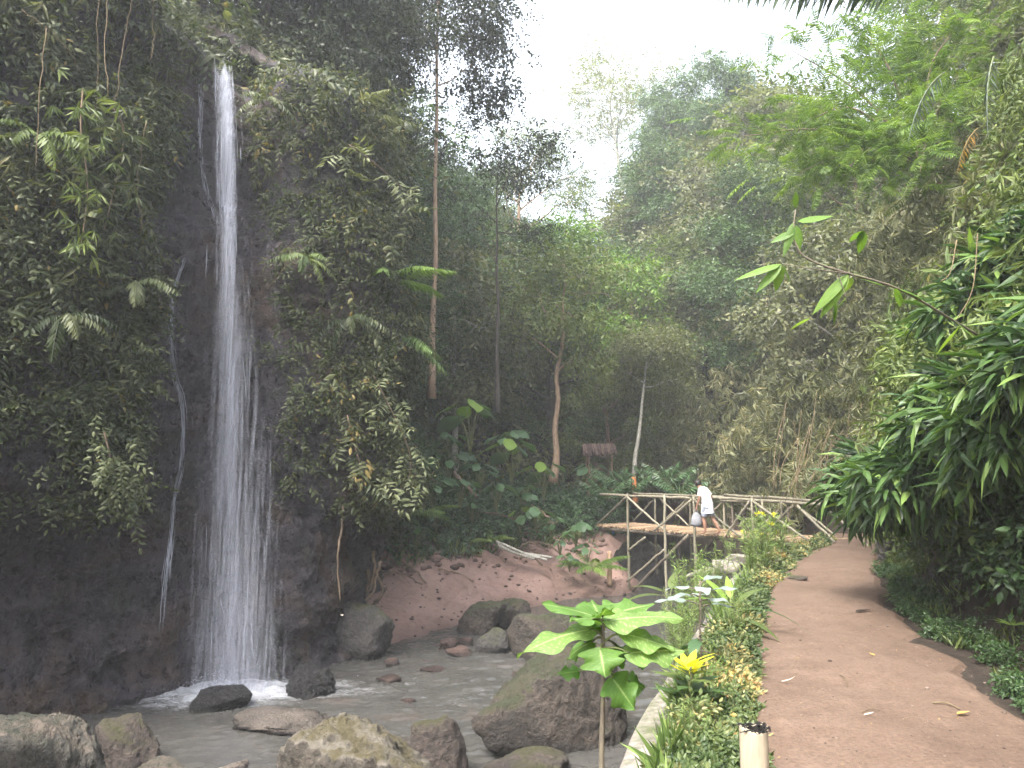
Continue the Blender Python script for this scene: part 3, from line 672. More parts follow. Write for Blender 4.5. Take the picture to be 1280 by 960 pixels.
def cliff_cover(name, label, tm, n, sel, mat, thick, sc, lo=.25, hi=.75, hang=.6):
    P, nn, ow, k = on_cliff(n, wgt * sel * (.25 + np.clip((fbm(tri_c * 1.25, 3, 94) - .36) * 4, 0, 1)))
    bil = fbm(P * .95, 3, 95); fine = fbm(P * 3.1, 2, 96)
    dep = thick * (.1 + 1.25 * np.clip(bil * 1.5 - .4, 0, 1)) * rng.random(n) ** .6
    dirn = norm(ow * .75 + nn * .35); P = P + dirn * dep[:, None]
    P[:, 2] += dep * .25 - .1
    d = norm(dirn * rng.uniform(.2, .9, (n, 1)) + rng.normal(0, .6, (n, 3)) + np.array([0, 0, -hang]))
    up = norm(dirn + UPV * .7 + rng.normal(0, .3, (n, 3)))
    mb = MB(); multi(mb, tm, P, d, up, sc * rng.uniform(.55, 1.3, n), lo + (hi - lo) * np.clip(.5 * fine + .5 * bil + rng.normal(0, .12, n), 0, 1))
    return mb.build(name, mat, label=label, cat='foliage', kind='stuff')
isl = sfc < S_W
upper = np.clip((tfc - 5) / 3, 0, 1)
cliff_cover('cliff_creeper_foliage', 'creeper leaves covering the cliff on the far-left side of the waterfall', CREEP, 17500, isl * 1.0, M['creeper'], .42, 1.0)
cliff_cover('cliff_creeper_foliage', 'creeper leaves hanging over the cliff between waterfall and forest', CREEP, 19000, (~isl) * np.where(tfc > 9, .5, 1.0), M['creeper'], .6, .95, .3, .85)
cliff_cover('cliff_broad_foliage', 'larger drooping leaves standing out from the cliff creepers', BROAD, 1500, np.ones(len(ca)), M['creeper'], .75, .8, .2, 1., .7)
cliff_cover('cliff_undergrowth', 'small dark leaves close against the cliff rock', CREEP_S, 13000, np.ones(len(ca)), M['mid_leaf'], .22, 1.0, .0, .5)
wtop = wgt.copy(); wgt = ca * inview * (tfc > 8.3) * (1 - .0 * tfc)
wgt = wgt * (np.hypot(tri_c[:, 0] + 4.75, (tri_c[:, 1] - 13.2) * .3) > .75)
cliff_cover('cliff_top_foliage', 'leafy shrubs and creepers crowding the brink of the cliff', CREEP + BROAD, 9000, np.where(tfc > 9.6, .6, 1.0), M['creeper'], .95, 1.1, .2, .8, .3)
wgt = wtop
cliff_cover('cliff_bamboo_foliage', 'thin bamboo-like leaves mixed among the cliff creepers', BAMB, 4200, np.where(isl, 1, .4) * (.25 + upper), M['bamboo_leaf'], .6, 1.1, .2, .7, .9)

# ------------------------------------------------------------------ trees: tapered trunk with limbs (one mesh) and an airy crown of leaf sprigs (another)
def tree_meshes(name, seed, H_, r0, cbase, crx, sprigs, leafmat, barkmat, n_limb=9, n_sub=4, per_tip=26, spread=.6, lean=(0, 0), flat=.35, droop=.3, sc=1.0, lo=.1, hi=.8, wob=.05, straight=False, trunk_leaves=0):
    global rng
    keep = rng; rng = np.random.default_rng(seed); r = rng
    tb, lv = MB(), MB()
    n = 9; t = np.linspace(0, 1, n)
    tr = np.stack([lean[0] * t ** 1.3, lean[1] * t ** 1.3, H_ * t], -1); tr[1:] += r.normal(0, wob * H_ / 10, (n - 1, 3)) * [1, 1, .2]
    tr = smooth_curve(tr, 22); tt = np.linspace(0, 1, 22)
    tube(tb, tr, r0 * (1.25 * np.exp(-tt * 14) * .5 + (1 - tt) ** .8 * .95 + .06), 8)
    tips = []
    for i in range(n_limb):
        h = cbase + (1 - cbase) * (i + r.uniform(0, .8)) / n_limb; h = min(h, .97)
        p0 = np.array([np.interp(h, tt, tr[:, j]) for j in range(3)])
        az = i * 2.4 + r.uniform(-.5, .5); prof = 1 - abs((h - cbase) / (1 - cbase) - .35) * .8
        ln = crx * prof * r.uniform(.7, 1.15); el = flat + r.uniform(-.2, .35) + .5 * (h - cbase) / (1 - cbase)
        dv = np.array([math.cos(az) * math.cos(el), math.sin(az) * math.cos(el), math.sin(el)])
        ctrl = [p0, p0 + dv * ln * .4 + r.normal(0, .05 * ln, 3), p0 + dv * ln * .75 + r.normal(0, .08 * ln, 3) + [0, 0, .06 * ln], p0 + dv * ln + [0, 0, (.1 - droop * .4) * ln]]
        lb = smooth_curve(ctrl, 9); rr = r0 * .42 * (1 - h * .45)
        tube(tb, lb, np.linspace(rr, rr * .25, 9), 6, cap=False); tips.append(lb[-1])
        for k in range(n_sub):
            q = lb[r.integers(3, 9)]; a2 = az + r.uniform(-1.4, 1.4); e2_ = r.uniform(-.2, .8)
            l2 = ln * r.uniform(.3, .6); dv2 = np.array([math.cos(a2) * math.cos(e2_), math.sin(a2) * math.cos(e2_), math.sin(e2_)])
            sb = smooth_curve([q, q + dv2 * l2 * .5 + r.normal(0, .06 * l2, 3), q + dv2 * l2 - [0, 0, droop * l2 * .4]], 6)
            tube(tb, sb, np.linspace(rr * .4, rr * .12, 6), 5, cap=False); tips += [sb[-1], sb[-3]]
    tips = np.array(tips); cen = tips.mean(0)
    n = len(tips) * per_tip; P = np.repeat(tips, per_tip, 0); cl = np.repeat(r.uniform(-.14, .14, len(tips)), per_tip)
    offv = r.normal(0, 1, (n, 3)) * spread * [1, 1, .6] * .62; P = P + offv - [0, 0, spread * .1]
    d = norm(norm(offv) * .9 + norm(P - cen) * .5 + r.normal(0, .5, (n, 3)) - [0, 0, droop])
    up = norm(UPV + r.normal(0, .45, (n, 3)))
    multi(lv, sprigs, P, d, up, sc * r.uniform(.7, 1.25, n), np.clip((lo + hi) / 2 + cl + r.normal(0, (hi - lo) * .18, n), 0, 1))
    if trunk_leaves:
        m_ = trunk_leaves; q = tr[r.integers(1, 21, m_)] + r.normal(0, r0 * 2.2, (m_, 3)) * [1, 1, 1.5]
        multi(lv, CREEP_S, q, norm(r.normal(0, 1, (m_, 3)) - [0, 0, .6]), norm(UPV + r.normal(0, .4, (m_, 3))), r.uniform(.9, 1.5, m_), r.uniform(.1, .6, m_))
    rng = keep
    return tb.mesh(name + '_trunk', barkmat, True), lv.mesh(name + '_crown', leafmat)
def plant_tree(name, meshes, loc, rz=0, sc=1.0, label=None, group=None, cat='tree'):
    root = empty(name, loc, rz, label, cat, group); root.scale = (sc, sc, sc) if np.isscalar(sc) else tuple(sc)
    for nm_, me in zip(('trunk', 'crown'), meshes):
        c = bpy.data.objects.new(nm_, me); COL.objects.link(c); c.parent = root
    return root
def Hs(x, y): return float(H(np.array([x]), np.array([y]))[0][0])

TA = tree_meshes('dense', 1, 9, .16, .25, 2.6, FARL, M['far_leaf'], M['bark'], 12, 4, 24, .75, lo=.1, hi=.75)
TB_ = tree_meshes('leafy', 2, 8, .14, .2, 2.8, FARS, M['mid_leaf'], M['bark'], 12, 4, 34, .7, lo=.1, hi=.8)
TC = tree_meshes('loose', 3, 10, .15, .3, 2.8, FARL, M['bamboo_leaf'], M['pale_bark'], 11, 4, 18, .8, lo=.05, hi=.65, droop=.8)
TD = tree_meshes('dark', 4, 11, .2, .2, 3.0, FARS, M['dark_leaf'], M['dark_bark'], 14, 4, 46, .7, lo=.1, hi=.9)
protos = [TA, TB_, TC, TD]
g_ = 'trees massed on the far wooded slopes'
cnt = 0; taken = []
r9 = np.random.default_rng(99)
for tries in range(900):
    y = r9.uniform(27.5, 62); x = r9.uniform(-.55 * y, .34 * y)
    if y < 32 and -1.5 < x < 8.8: continue
    z = Hs(x, y)
    if any((x - a) ** 2 + (y - b) ** 2 < (1.7 + .02 * y) ** 2 for a, b in taken): continue
    px_, py_, _ = proj(np.array([x, y, z + 7])); 
    if px_ < 380 or px_ > 1130: continue
    if x > 5 and y < 36: continue
    taken.append((x, y)); k = int(r9.integers(0, 4))
    # the valley notch stays open to the sky
    top = float(np.interp(px_, [400, 560, 640, 720, 790, 850, 950], [0, 180, 230, 215, 180, 130, 80]))
    hmax = at(px_, top + 40, y)[2] - z
    hh = [9.6, 8.6, 10.6, 11.6][k]
    s_ = r9.uniform(.7, 1.1)
    if hh * s_ > hmax: s_ = hmax / hh
    if s_ < .3: continue
    plant_tree('forest_tree', protos[k], (x, y, z - .2), r9.uniform(0, 6.28), (s_ * r9.uniform(.95, 1.25),) * 2 + (s_,), 'green tree standing in the mass of trees on the far wooded slope', g_)
    cnt += 1
    if cnt >= 90: break
print('forest trees', cnt)

# ------------------------------------------------------------------ slope vegetation
def ground_pts(n, x0, x1, y0, y1, cond, over=6):
    x = rng.uniform(x0, x1, n * over); y = rng.uniform(y0, y1, n * over)
    z, d, mk = H(x, y); s = x - toe_x(y)
    w = cond(x, y, z, d, mk, s).astype(float)
    px_, py_, dp = proj(np.stack([x, y, z], -1)); w = w * (px_ > -80) * (px_ < 1480) * (dp > 1)
    k = np.where(rng.random(len(x)) < w)[0][:n]
    e = .15; zx = H(x[k] + e, y[k])[0] - z[k]; zy = H(x[k], y[k] + e)[0] - z[k]
    nn = norm(np.stack([-zx / e, -zy / e, np.ones(len(k))], -1))
    return np.stack([x, y, z], -1)[k], nn
def cover(name, label, tm, n, area, cond, mat, hgt, sc, lo=.2, hi=.7, hang=.2, nf=.6):
    P, nn = ground_pts(n, *area, cond); n = len(P)
    b = fbm(P * nf, 3, 97); h = hgt * np.clip(b * 1.7 - .35, .05, 1.3) * rng.random(n) ** .7
    P = P + nn * h[:, None] + UPV * h[:, None] * .3
    d = norm(nn * .6 + rng.normal(0, .6, (n, 3)) + np.array([-.1, -.35, -hang])); up = norm(nn * .6 + UPV * .6 + rng.normal(0, .35, (n, 3)) + [0, -.2, 0])
    mb = MB(); multi(mb, tm, P, d, up, sc * rng.uniform(.7, 1.3, n), lo + (hi - lo) * np.clip(b + rng.normal(0, .15, n), 0, 1))
    return mb.build(name, mat, label=label, cat='foliage', kind='stuff')
right_slope = lambda x, y, z, d, mk, s: (s > .15) & (mk > .5)
cover('slope_undergrowth', 'dark small-leaved undergrowth on the steep bank right of the path', FARS, 12000, (3, 30, 3.5, 34), lambda x, y, z, d, mk, s: (s > .1 + .05 * np.maximum(0, 12 - y)) & (mk > .5) & (z < 12), M['mid_leaf'], .9, .8, .0, .55, .5)
cover('hill_undergrowth', 'leafy undergrowth on the forest floor of the far hills', FARL, 14000, (-30, 30, 26, 75), lambda x, y, z, d, mk, s: ((d > 6) & (mk < .5)) | ((s > 0) & (y > 30)), M['far_leaf'], 2.2, 1.25, .05, .7, .3)
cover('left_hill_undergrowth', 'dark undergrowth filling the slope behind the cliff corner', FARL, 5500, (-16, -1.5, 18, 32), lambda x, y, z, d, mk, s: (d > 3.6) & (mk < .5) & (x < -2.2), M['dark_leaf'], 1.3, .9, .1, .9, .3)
cover('shade_fill_leaves', 'added dark leaves deepening the shade of the hollow beneath the overhanging shrubs', CREEP, 2600, (4.2, 7.5, 3.5, 11), lambda x, y, z, d, mk, s: (s > .35) & (s < 1.9), M['dark_leaf'], .8, 1.0, .0, .5, .3)  # dark leaf fill, added to make the hollow under the shrubs darker
cover('bank_undergrowth', 'broad dark leaves crowding the bank between sand and forest', BROAD, 3400, (-4.5, 4.2, 19, 31), lambda x, y, z, d, mk, s: (d > 3.7) & (mk < .5) & ~((x > 2.2) & (y < 25.5)), M['taro_leaf'], .9, .9, .05, .7, .1)
# arching bamboo culms hung with leaf sprigs
def thicket(name, label, n, area, cond, mat, L0, L1, sc, per=9, dirx=(-1., -.35), lo=.2, hi=.8, tm=None, arch=.9, lift=1.0, culm_mat=None):
    P, nn = ground_pts(n, *area, cond); n = len(P); tm = tm or BAMB
    mb = MB(); m_ = 16; t = np.linspace(.25, 1, m_)
    az = rng.normal(0, .55, n); dx = dirx[0] * np.cos(az) - dirx[1] * np.sin(az); dy = dirx[0] * np.sin(az) + dirx[1] * np.cos(az)
    Ln = rng.uniform(L0, L1, n); hh = np.stack([dx, dy, 0 * dx], -1)
    Q = P[:, None] + hh[:, None] * (Ln[:, None, None] * (.75 * t ** 1.5)[None, :, None]) + UPV * (Ln[:, None, None] * (lift * t - arch * t ** 2.4)[None, :, None])
    Q = np.repeat(Q.reshape(-1, 3), per, 0); w = np.repeat(np.tile(t, n), per); ci = np.repeat(np.repeat(rng.uniform(-.2, .2, n), m_), per)
    hq = np.repeat(np.repeat(hh, m_, 0), per, 0)
    n2 = len(Q); Q = Q + rng.normal(0, .16 * sc, (n2, 3)) * [1, 1, 1.2] - UPV * (rng.random((n2, 1)) * .45 * sc)
    keep = Q[:, 2] > H(Q[:, 0], Q[:, 1])[0] - .05; Q, hq, ci = Q[keep], hq[keep], ci[keep]; n2 = len(Q)
    d = norm(hq * .5 + rng.normal(0, .5, (n2, 3)) - UPV * .75); up = norm(hq * .5 + rng.normal(0, .5, (n2, 3)) + UPV * .5)
    b = fbm(Q * .5, 3, 98)
    multi(mb, tm, Q, d, up, sc * rng.uniform(.7, 1.25, n2), np.clip(lo + (hi - lo) * b + ci + rng.normal(0, .08, n2), 0, 1))
    return mb.build(name, mat, label=label, cat='foliage', kind='stuff')
thicket('bamboo_thicket', 'grey-green bamboo thicket draping the far bank beyond the bridge', 190, (6, 26, 20, 44), lambda x, y, z, d, mk, s: (s > .2) & (s < 9), M['bamboo_leaf'], 2.6, 5.5, 1.7, 8)
thicket('bamboo_thicket', 'olive bamboo thicket hanging over the bank where the path bends', 150, (5, 20, 11, 21), lambda x, y, z, d, mk, s: (s > .9) & (s < 7), M['bamboo_leaf'], 1.6, 3.6, 1.15, 8, lo=.1, hi=.7)
thicket('leafy_thicket', 'green leafy thicket on the steep bank above the dark bush', 120, (4.5, 16, 6.5, 13), lambda x, y, z, d, mk, s: (s > .9) & (s < 6), M['mid_leaf'], 1.2, 2.6, .9, 8, lo=.2, hi=.9, tm=BAMB + CREEP)
# trees on the ridge of the right slope
for i, (x, y, k, s_) in enumerate([(10.4, 24, 2, .8), (12.5, 27, 1, .9), (10.5, 31, 3, .85), (9.8, 36, 2, .95), (8.6, 41, 3, 1.1), (13, 34, 0, 1.), (15, 22, 2, .9), (13.5, 18, 1, .85), (16, 27, 3, 1.), (11.8, 14.5, 2, .75), (9.8, 11, 1, .62), (13.2, 12, 0, .8), (7.6, 44, 0, 1.1), (17, 17, 0, .9)]):
    plant_tree('slope_tree', protos[k], (x, y, Hs(x, y) - .2), i * 1.7, (s_ * 1.15, s_ * 1.15, s_), 'leafy tree crowding the top of the steep bank beside the path', 'trees along the top of the bank beside the path')
for i, (x, y, k, s_) in enumerate([(-5.2, 20.5, 3, .62), (-4.8, 23.5, 1, .7), (-6.8, 22.5, 0, 1.), (-4.6, 26.5, 3, .7), (-8, 26, 2, 1.), (-5.6, 29, 3, 1.0)]):
    plant_tree('cliffside_tree', protos[k], (x, y, Hs(x, y) - .3), i * 2.1, (s_ * 1.2, s_ * 1.2, s_), 'dark leafy tree growing close behind the cliff corner', 'trees behind the cliff corner')
# canopy trees on the cliff top: they close the sky above the fall
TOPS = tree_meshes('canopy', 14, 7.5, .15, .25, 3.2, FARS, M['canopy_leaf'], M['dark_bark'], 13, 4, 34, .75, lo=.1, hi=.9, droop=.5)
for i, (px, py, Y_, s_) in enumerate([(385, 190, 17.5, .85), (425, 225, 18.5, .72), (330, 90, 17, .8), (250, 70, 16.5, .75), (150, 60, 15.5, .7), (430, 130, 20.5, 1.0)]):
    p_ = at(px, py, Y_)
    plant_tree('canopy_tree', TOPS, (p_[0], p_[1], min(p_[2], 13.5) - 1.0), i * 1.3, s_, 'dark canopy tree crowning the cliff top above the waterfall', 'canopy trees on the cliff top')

# ------------------------------------------------------------------ single trees one can point to
t_ = tree_meshes('tall', 21, 15.8, .078, .55, 2.3, FARS, M['canopy_leaf'], M['tan_bark'], 14, 5, 26, .58, trunk_leaves=120, lo=.1, hi=.8, droop=.5, lean=(.1, 0), wob=.02)
p_ = onz(539, 470, 2.2); p_ = at(540, 470, 20.5)
plant_tree('tall_tree', t_, (p_[0], 20.5, p_[2] - .6), .6, 1, 'tall tree with straight reddish-tan trunk and dark airy canopy')
t_ = tree_meshes('airy', 31, 9.4, .07, .62, 2.7, FARS, M['canopy_leaf'], M['dark_bark'], 8, 5, 9, .42, lo=.1, hi=.8, droop=.6, wob=.03)
p_ = at(622, 470, 25)
plant_tree('airy_tree', t_, (p_[0], 25, p_[2] - 1.2), .3, 1, 'airy dark tree whose drooping boughs hang into the sky gap')
t_ = tree_meshes('skyline', 22, 11.0, .22, .5, 5.4, FARS, M['far_leaf'], M['pale_bark'], 13, 6, 13, .8, lo=.4, hi=.9, flat=.5, droop=.1, sc=1.4, lean=(-1.2, 0), wob=.02)
p_ = at(782, 275, 58)
plant_tree('spreading_tree', t_, tuple(p_ - [0, 0, .5]), 0, (1, 1, .95), 'pale spreading tree with thin flat-topped crown on the skyline')
t_ = tree_meshes('draped', 23, 13.0, .35, .08, 2.5, FARS, M['dark_leaf'], M['dark_bark'], 18, 4, 46, .75, lo=.3, hi=1., droop=.9, flat=.2)
for px, top, Y_, s_, lb in [(838, 112, 44, 1.0, 'rounded dark vine-draped tree rising beside the skyline gap'), (905, 92, 40, .95, 'tall vine-draped tree on the ridge next to the rounded dark one')]:
    p_ = at(px, top, Y_); g0 = p_[2] - 12.6 * s_
    plant_tree('vine_draped_tree', t_, (p_[0], Y_, g0), px, s_, lb)
t_ = tree_meshes('slim', 24, 7.4, .115, .48, 2.5, FARL, M['mid_leaf'], M['tan_bark'], 10, 4, 14, .6, lo=.4, hi=1., lean=(.55, 0), wob=.10, sc=.72)
p_ = at(691, 592, 26.5)
plant_tree('leaning_tree', t_, (p_[0], 26.5, p_[2] - .3), 0, 1, 'slim leaning tree with tan bark and yellow-green crown')
t_ = tree_meshes('pale', 25, 5.6, .10, .7, 1.5, FARS, M['far_leaf'], M['pale_bark'], 7, 4, 24, .55, lo=.2, hi=.7, lean=(.65, 0), wob=.03, sc=.9)
p_ = at(792, 612, 28)
plant_tree('leaning_tree', t_, (p_[0], 28, p_[2] - .3), 0, 1, 'straight pale-barked leaning tree behind the far end of the bridge')
t_ = tree_meshes('umbrella', 26, 8.5, .2, .5, 4.4, FARS, M['mid_leaf'], M['tan_bark'], 9, 5, 26, .75, lo=.1, hi=.7, flat=.45, lean=(.6, 0))
p_ = at(640, 385, 43)
plant_tree('umbrella_tree', t_, (p_[0], 43, p_[2] - .3), 0, 1, 'umbrella-crowned tree with forked tan trunk high in the valley')
t_ = tree_meshes('young', 27, 4.6, .06, .3, 1.35, FARL, M['bright_leaf'], M['bark'], 9, 3, 9, .45, lo=.1, hi=.6, sc=.75)
p_ = at(708, 420, 34)
plant_tree('young_tree', t_, (p_[0], 34, p_[2] - .4), 0, 1.15, 'young fresh-green tree with layered leaves before the umbrella-crowned tree')
p_ = at(790, 470, 31)
plant_tree('young_tree', t_, (p_[0], 31, p_[2] - .6), 2, 1.1, 'young yellow-green tree beside the slim leaning tree')
# feathery tree reaching over the path from the right bank
tb, lv = MB(), MB(); base = np.array([8.9, 13.5, 5.2])
ends = [at(985, 60, 13), at(1010, 150, 12.6), at(1065, 30, 13.4), at(1130, 20, 12.8), at(1190, 40, 12.2), at(1225, 110, 12.0), at(1120, 150, 11.8), at(1150, 215, 11.6), at(1000, 215, 12.8), at(930, 170, 13.6), at(1060, 210, 12.)]
fork = at(1150, 205, 13.0)
tube(tb, smooth_curve([base + [0.3, 0, -2.5], base, fork], 10), np.linspace(.09, .05, 10), 7)
P, Dd = [], []
for e in ends:
    c = smooth_curve([fork, (fork + e) / 2 + [0, 0, .35] + rng.normal(0, .1, 3), e], 12); tube(tb, c, np.linspace(.035, .006, 12), 5, cap=False)
    for q in c[4:]:
        for k in range(10): P.append(q + rng.normal(0, .36, 3) * [1, 1, .5]); Dd.append(norm((e - fork) * .25 + rng.normal(0, .7, 3) - [0, 0, .25]))
P, Dd = np.array(P), np.array(Dd); n = len(P)
multi(lv, FEATH, P, Dd, norm(UPV + rng.normal(0, .3, (n, 3))), rng.uniform(.8, 1.4, n), rng.uniform(.1, .8, n))
root = empty('feathery_tree', base + [.3, 0, -2.5], label='bright feathery-leaved tree reaching over the path from the bank', cat='tree')
for nm_, b_, mt in (('trunk', tb, M['bark']), ('crown', lv, M['feather_leaf'])):
    o = b_.build(nm_, mt, root, smooth=nm_ == 'trunk'); o.location = -root.location

# ================================================================== WATERFALL
near_ok = inview & (pdep > 3)
def cliff_at(px, py, out=0.0, r=7):
    k = np.where((np.abs(ppx - px) < r) & (np.abs(ppy - py) < r) & near_ok)[0]
    if len(k) == 0: return at(px, py, 12.8)
    j = k[np.argmin(pdep[k])]; d = ray(px, py); t = pdep[j] / (d[1] * cP + d[2] * sP)
    return np.array([0, 0, CAMZ]) + d * t + outw[j] * out
m, nt, N, L = newmat('falling_water'); M['fall'] = m
o = N.new('ShaderNodeOutputMaterial'); tc = N.new('ShaderNodeTexCoord')
mp = N.new('ShaderNodeMapping'); mp.inputs['Scale'].default_value = (20, 20, .32); L.new(tc.outputs['Object'], mp.inputs[0])
mp2 = N.new('ShaderNodeMapping'); mp2.inputs['Scale'].default_value = (30, 30, 1.5); L.new(tc.outputs['Object'], mp2.inputs[0])
n1, n2 = noise(N, L, 1, 5, .65, mp.outputs[0]), noise(N, L, 1, 5, .7, mp2.outputs[0])
a = N.new('ShaderNodeAttribute'); a.attribute_name = 'tint'
f = math_(N, L, 'ADD', math_(N, L, 'MULTIPLY', n1.outputs[0], .9), math_(N, L, 'MULTIPLY', n2.outputs[0], .6))
f = math_(N, L, 'ADD', math_(N, L, 'SUBTRACT', f, .88), a.outputs['Fac'])
r_ = ramp(N, [(.10, (0, 0, 0)), (.85, (.85, .85, .85))]); L.new(f, r_.inputs[0])
d1 = N.new('ShaderNodeBsdfDiffuse'); d1.inputs[0].default_value = (.60, .62, .70, 1)
t1 = N.new('ShaderNodeBsdfTranslucent'); t1.inputs[0].default_value = (.60, .62, .70, 1)
x1 = N.new('ShaderNodeMixShader'); x1.inputs[0].default_value = .4; L.new(d1.outputs[0], x1.inputs[1]); L.new(t1.outputs[0], x1.inputs[2])
tr = N.new('ShaderNodeBsdfTransparent'); x2 = N.new('ShaderNodeMixShader')
L.new(r_.outputs[0], x2.inputs[0]); L.new(tr.outputs[0], x2.inputs[1]); L.new(x1.outputs[0], x2.inputs[2]); L.new(x2.outputs[0], o.inputs[0])
lipP = cliff_at(279, 66, .12); baseY = 12.35
FT = np.linspace(0, 1, 40); FY = []; _y = lipP[1] - .1
for t_ in FT:                                                   # the water clears every bulge of the rock on its way down
    py_t = 66 + (848 - 66) * t_
    q = min(cliff_at(px_, py_t)[1] for px_ in (262, 275, 290, 305)); _y = min(_y - .004, q - .16); FY.append(_y)
FY = np.array(FY); baseY = float(FY[-1]); FZ = np.array([at(285, 68, FY[0])[2] + (WATER - .05 - at(285, 68, FY[0])[2]) * t_ for t_ in FT])
for _k in range(6): FY[_k] = FY[6] + .05 * (6 - _k)
def fall_line(u, t):
    """u -1..1 across, t 0..1 down: position in the falling sheet"""
    px = np.interp(t, [0, .1, .3, .55, .8, 1], [280, 283, 286, 288, 290, 291]) + u * np.interp(t, [0, .08, .3, .5, .75, 1], [13, 19, 24, 33, 43, 51])
    Yd = np.interp(t, FT, FY) - .06 * (1 - u * u)
    z = np.interp(t, FT, FZ)
    X_ = (px - CX) / F0 * (Yd * cP + (z - CAMZ) * sP)
    return np.stack([X_, Yd, z], -1)
wf = empty('waterfall', (lipP[0], baseY, WATER), label='tall thin white waterfall dropping down the dark cliff', cat='waterfall')
def wchild(mb, name):
    o = mb.build(name, M['fall'], wf, smooth=True); o.location = -wf.location; return o
mb = MB()
for ly in range(4):
    uu = np.linspace(-1, 1, 25); tt = np.linspace(0, 1, 110); Ug, Tg = np.meshgrid(uu, tt, indexing='ij')
    P = fall_line(Ug * (1 - .1 * ly), Tg); P[..., 1] += .09 * ly - .12 + .05 * (fbm(np.stack([Ug * 3 + ly * 9, Tg * 5, Ug * 0], -1), 3, 61) - .5)
    env = np.interp(Tg, [0, .1, .3, .6, 1], [.70, .62, .46, .38, .32]) * (1 - np.abs(Ug) ** 1.4) - .05 - .3 * (np.abs(Ug) > .97) - .06 * ly
    cen = np.interp(Tg, [0, .12, .35, 1], [.2, .15, .1, .03]); env = env + .22 * np.exp(-((Ug - cen) / .35) ** 2) * np.interp(Tg, [0, .7, 1], [1, .5, .2]) - .8 * (1 - sstep(0, .035, Tg + .012 * np.sin(Ug * 9)))
    mb.add(P.reshape(-1, 3), grid_faces(25, 110), np.clip(env, 0, 1.2).ravel())
for ly in range(3):                                            # loose spray drifting around the main fall, wider towards the foot
    uu = np.linspace(-1, 1, 25); tt = np.linspace(.12, 1, 90); Ug, Tg = np.meshgrid(uu, tt, indexing='ij')
    P = fall_line(Ug * (1.35 + .12 * ly) + .12, Tg); P[..., 1] += .12 * ly - .2 + .06 * (fbm(np.stack([Ug * 3 + ly * 5, Tg * 5, Ug * 0 + 3], -1), 3, 62) - .5)
    mb.add(P.reshape(-1, 3), grid_faces(25, 90), np.clip(np.interp(Tg, [.12, .3, .6, 1], [.0, .16, .30, .40]) * (1 - np.abs(Ug) ** 2) ** .7, 0, 1).ravel())
wchild(mb, 'falling_sheet')
mb = MB(); r7 = np.random.default_rng(17)
for i in range(170):                                           # separate ropes and threads of falling water
    u = np.clip(r7.normal(.06, .42), -1.0, 1.0); t0 = r7.uniform(0, .92) ** 1.15; ln = r7.uniform(.02, .09) * (1.5 - t0)
    t = np.linspace(t0, min(t0 + ln, 1), 6); w = r7.uniform(.002, .008) * (1.5 if t0 < .35 else .7)
    P = fall_line(np.full(6, u) + np.linspace(0, .05 * r7.normal(), 6), t); P[:, 1] -= r7.uniform(-.12, .3)
    wv = np.array([w, w * r7.uniform(-.6, .6), 0]) * np.sin(np.linspace(.15, PI - .1, 6))[:, None]
    mb.add(np.stack([P - wv, P + wv], 1).reshape(-1, 3), grid_faces(6, 2), r7.uniform(.3, .7))
wchild(mb, 'water_strand')
def rill(pts, wpx, tint, outv=.06, n=90):
    """a thin run of water on the rock, as many short broken threads"""
    cl = np.array([cliff_at(px, py, outv) for px, py in pts]); cl = smooth_curve(cl, 80); r = np.random.default_rng(len(pts) + n)
    tt = np.linspace(0, 1, 80); w = np.interp(tt, np.linspace(0, 1, len(wpx)), wpx) / F0 * 12.7 / 2; mb = MB()
    for i in range(n):
        t0 = r.uniform(0, .96); t = np.linspace(t0, min(1, t0 + r.uniform(.03, .14)), 7); o = np.clip(r.normal(0, .42), -1, 1)
        P = np.stack([np.interp(t, tt, cl[:, k]) for k in range(3)], -1); P[:, 0] += o * np.interp(t, tt, w) + r.normal(0, .004, 7); P[:, 1] -= r.uniform(0, .04)
        wv = np.array([r.uniform(.002, .006), 0, 0]) * np.sin(np.linspace(.1, PI - .1, 7))[:, None]
        mb.add(np.stack([P - wv, P + wv], 1).reshape(-1, 3), grid_faces(7, 2), tint * r.uniform(.6, 1))
    return mb
wchild(rill([(253, 60), (250, 95), (249, 140), (250, 200), (256, 240), (266, 275)], [8, 8, 7, 9, 12, 14], .85, n=80), 'side_stream')
tk = rill([(230, 322), (222, 345), (215, 370), (213, 430), (217, 470), (225, 500), (228, 545), (225, 590), (216, 625), (212, 670), (206, 720), (200, 790)], [10, 6, 8, 7, 9, 10, 10, 12, 8, 7, 8, 10], .95, n=140).build('water_trickle', M['fall'], smooth=True, label='thin white trickle running down the rock beside the main fall', cat='trickle')
mb = MB(); Vi, Fi = ico(1)
for i in range(900):                                            # droplets thrown up where the fall lands
    rr_ = abs(r7.normal(0, .55)); a_ = r7.uniform(0, 2 * PI)
    c = np.array([FALL[0] + rr_ * math.cos(a_) * 1.2, FALL[1] - .1 + rr_ * math.sin(a_) * .8, WATER + .04 + abs(r7.normal(0, .16)) * math.exp(-rr_)])
    mb.add(Vi * r7.uniform(.003, .007) + c, Fi, 1.0)
wchild(mb, 'spray_foam')

